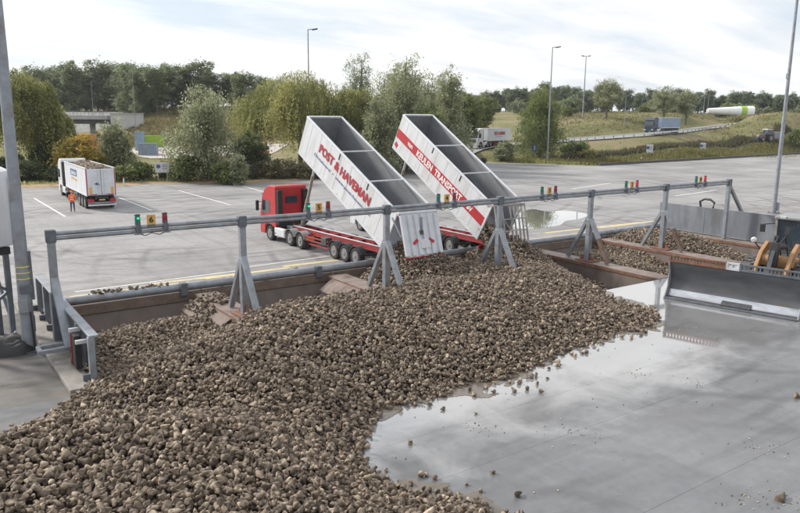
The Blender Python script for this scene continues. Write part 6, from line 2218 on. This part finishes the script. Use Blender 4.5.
for i, (a, b) in enumerate(loose):
    s = float(np.clip(rng.normal(0.068, 0.013), 0.045, 0.1))
    P = G(a, b, s * 0.8)
    if b > 480 and a > 700:
        s, lab, grp = 0.12, 'single pale sugar beet lying alone on the open wet apron', None
    elif a > 700:
        s, lab, grp = 0.1, 'single beet on the wet apron in line with the loader blade', None
    else:
        lab, grp = 'loose sugar beet lying on the wet apron beside the heap', 'loose beets on the apron'
    o = one_beet(P, s, lab, grp, int(rng.integers(0, 40)))
    o.rotation_euler = (R(90) + rng.normal(0, 0.25), rng.uniform(0, 6.28), rng.uniform(0, 6.28))

# wet mud smeared round the toe of the heap
mx_, my_ = np.meshgrid(np.arange(3, 27, 0.045), np.arange(-19.5, -5.9, 0.045))
mh = heap(mx_, my_) + (vnoise(mx_, my_, 1.1, 41) - 0.5) * 0.55 + (vnoise(mx_, my_, 0.35, 42) - 0.5) * 0.25
sel = (mh > -0.12) & (heap(mx_, my_) < 0.25)
mi = np.arange(mx_.size).reshape(mx_.shape)
mq = np.stack([mi[:-1, :-1], mi[:-1, 1:], mi[1:, 1:], mi[1:, :-1]], -1).reshape(-1, 4)
mq = mq[sel.ravel()[mq].all(1)]
mz = 0.006 + 0.004 * vnoise(mx_, my_, 0.5, 43)
M_MUD = mat('wet_mud', (0.115, 0.098, 0.08), 0.2, 0, 0.25, 1.5, spec=0.6)
tag(link('mud_film', np_mesh('mud_film', np.stack([mx_.ravel(), my_.ravel(), mz.ravel()], 1), mq.ravel(), 4, M_MUD, smooth=True)), kind='structure')

# crumbs and leaf scraps on the apron
n = 330
c0 = np.array([G(a, b)[:2] for a, b in ((764, 448), (772, 452), (690, 380), (695, 383), (640, 376), (780, 495), (762, 495), (750, 500), (742, 508), (690, 330), (660, 330), (560, 430), (470, 425), (490, 430), (590, 440))])
pc = c0[rng.integers(0, len(c0), n)] + rng.normal(size=(n, 2)) * 0.28
m2 = rng.random(n) < 0.4
pc[m2] = np.stack([rng.uniform(4.5, 27, m2.sum()), rng.uniform(-20, -10.5, m2.sum())], 1)
ok = heap(pc[:, 0], pc[:, 1]) < -0.05
pc = pc[ok]
s = rng.uniform(0.008, 0.026, len(pc))
vs0, fs0, _f = beet_shape(1, 3)
Rm = rand_rot(len(pc))
Vq = np.einsum('nij,vj->nvi', Rm, vs0) * s[:, None, None] * np.array([1, 1, 0.5]) + np.concatenate([pc, s[:, None] * 0.5], 1)[:, None, :]
Fq = fs0[None] + (np.arange(len(pc)) * len(vs0))[:, None, None]
cc = np.where(rng.random((len(pc), 1)) < 0.5, np.array([[0.5, 0.42, 0.3]]), np.array([[0.12, 0.10, 0.08]]))
tag(link('beet_scraps', np_mesh('beet_scraps', Vq.reshape(-1, 3), Fq.reshape(-1), 3, M_BEET, tint=np.repeat(cc, len(vs0), 0))), 'small pale beet crumbs and dirt scattered on the wet apron', 'scraps', kind='stuff')

# beets still in the second trailer and pouring out of it
n = 900
yy = rng.uniform(-0.6, 8.6, n)
side = np.abs(rng.normal(0, 0.42, n))
lx = -1.13 + side * np.interp(yy, [0, 3, 8.6], [1.3, 0.8, 0.5])
lz = 0.2 + np.maximum(0, np.interp(yy, [-1, 1, 4, 8.6], [0.75, 0.75, 0.75, 0.5]) * (1 - side) + rng.uniform(0, 0.25, n))
cT, sT = math.cos(T2), math.sin(T2)
ly, lz2 = yy * cT - lz * sT, 1.27 + yy * sT + lz * cT
yw = TK.rotation_euler.z
Pb = np.stack([TK.location.x + lx * math.cos(yw) - ly * math.sin(yw), TK.location.y + lx * math.sin(yw) + ly * math.cos(yw), lz2], 1)
n2 = 520
u = rng.random(n2)
fx = rng.normal(-0.5, 0.5, n2).clip(-1.2, 1.0)
Pf = np.stack([TK.location.x + fx, TK.location.y - 0.25 - 0.7 * u + rng.normal(0, 0.12, n2), 1.9 - 1.1 * u ** 1.3 + rng.normal(0, 0.18, n2)], 1)
Pb = np.concatenate([Pb, Pf])
V, F, T = beet_cloud(Pb, np.clip(rng.lognormal(math.log(0.085), 0.2, len(Pb)), 0.05, 0.13), lo_shapes)
tag(link('sliding_beets', np_mesh('sliding_beets', V, F.ravel(), 3, M_BEET, tint=T, smooth=True)), 'sugar beets sliding out of the raised trailer with the red stripe', 'beets', kind='stuff')
# beets under the first tailgate
n2 = 420
u = rng.random(n2)
Pf = np.stack([TL.location.x + rng.normal(-0.2, 0.55, n2).clip(-1.15, 1.15), TL.location.y - 0.2 - 1.0 * u + rng.normal(0, 0.12, n2), 1.55 - 0.7 * u + rng.normal(0, 0.12, n2)], 1)
V, F, T = beet_cloud(Pf, np.clip(rng.lognormal(math.log(0.085), 0.2, n2), 0.05, 0.13), lo_shapes)
tag(link('pouring_beets', np_mesh('pouring_beets', V, F.ravel(), 3, M_BEET, tint=T, smooth=True)), 'sugar beets pouring from under the white tailgate of the red lorry', 'beets', kind='stuff')
# heaped load on the parked lorry
n2 = 1500
lx = rng.uniform(-1.12, 1.12, n2)
ly = rng.uniform(0.2, 10.5, n2)
hh = 2.2 + 0.5 * (1 - (lx / 1.2) ** 2) * np.interp(ly, [0, 1.5, 8, 10.6], [0.45, 1, 1, 0.3]) + (vnoise(lx + 5, ly, 1.3, 30) - 0.5) * 0.35
V, F, T = beet_cloud(np.stack([lx, ly, hh + 1.25 - 0.1], 1), np.clip(rng.lognormal(math.log(0.10), 0.2, n2), 0.06, 0.15), far_shapes)
o = link('beet_load', np_mesh('beet_load', V, F.ravel(), 3, M_BEET, tint=T, smooth=True), WL)
o['kind'] = 'stuff'
# beets and dirt caught along the stop pipe
k = 0
n2 = 130
ax = np.concatenate([rng.uniform(2.2, 5.8, 90), rng.uniform(8, 13, 14), rng.uniform(29, 44, 26)])
Pf = np.stack([ax, KERB_Y + 0.32 + np.abs(rng.normal(0, 0.13, n2)), rng.uniform(0.06, 0.4, n2)], 1)
Pf[:90, 2] = rng.uniform(0.3, 0.56, 90)
Pf[:90, 1] = KERB_Y + 0.2 + rng.normal(0, 0.08, 90)
cx1 = rng.uniform(0.58, 1.25, 70)
cy1 = rng.uniform(1.6, 4.3, 70)
Pf = np.concatenate([Pf, np.stack([BAY - cx1, cy1, -0.05 - (cx1 - 0.55) * 0.61 + 0.06 + rng.uniform(0, 0.05, 70)], 1),
                     np.stack([BAY + rng.uniform(-0.5, 0.5, 60), 2.2 + np.abs(rng.normal(0, 1.1, 60)).clip(0, 2.5), np.full(60, 0.05) + rng.uniform(0, 0.06, 60)], 1)])
n2 = len(Pf)
V, F, T = beet_cloud(Pf, np.clip(rng.lognormal(math.log(0.066), 0.25, n2), 0.04, 0.1), lo_shapes)
tag(link('stray_beets', np_mesh('stray_beets', V, F.ravel(), 3, M_BEET, tint=T * 0.8, smooth=True)), 'stray beets and soil lumps caught along the stop pipe', 'beets', kind='stuff')

# ================================================================== thin autumn haze
hz_box = MB().box((700, 1000, 20.5), (2240, 2440, 49.5)).build('haze', None)
hm = bpy.data.materials.new('haze_air')
hm.use_nodes = True
hm.node_tree.nodes.clear()
ho = hm.node_tree.nodes.new('ShaderNodeOutputMaterial')
hv = hm.node_tree.nodes.new('ShaderNodeVolumePrincipled')
hv.inputs['Color'].default_value = (0.86, 0.91, 1.0, 1)
hv.inputs['Density'].default_value = 0.00014
hv.inputs['Anisotropy'].default_value = 0.2
hm.node_tree.links.new(hv.outputs[0], ho.inputs['Volume'])
hz_box.data.materials.append(hm)
tag(hz_box, 'thin pale haze in the air', 'haze', kind='stuff')
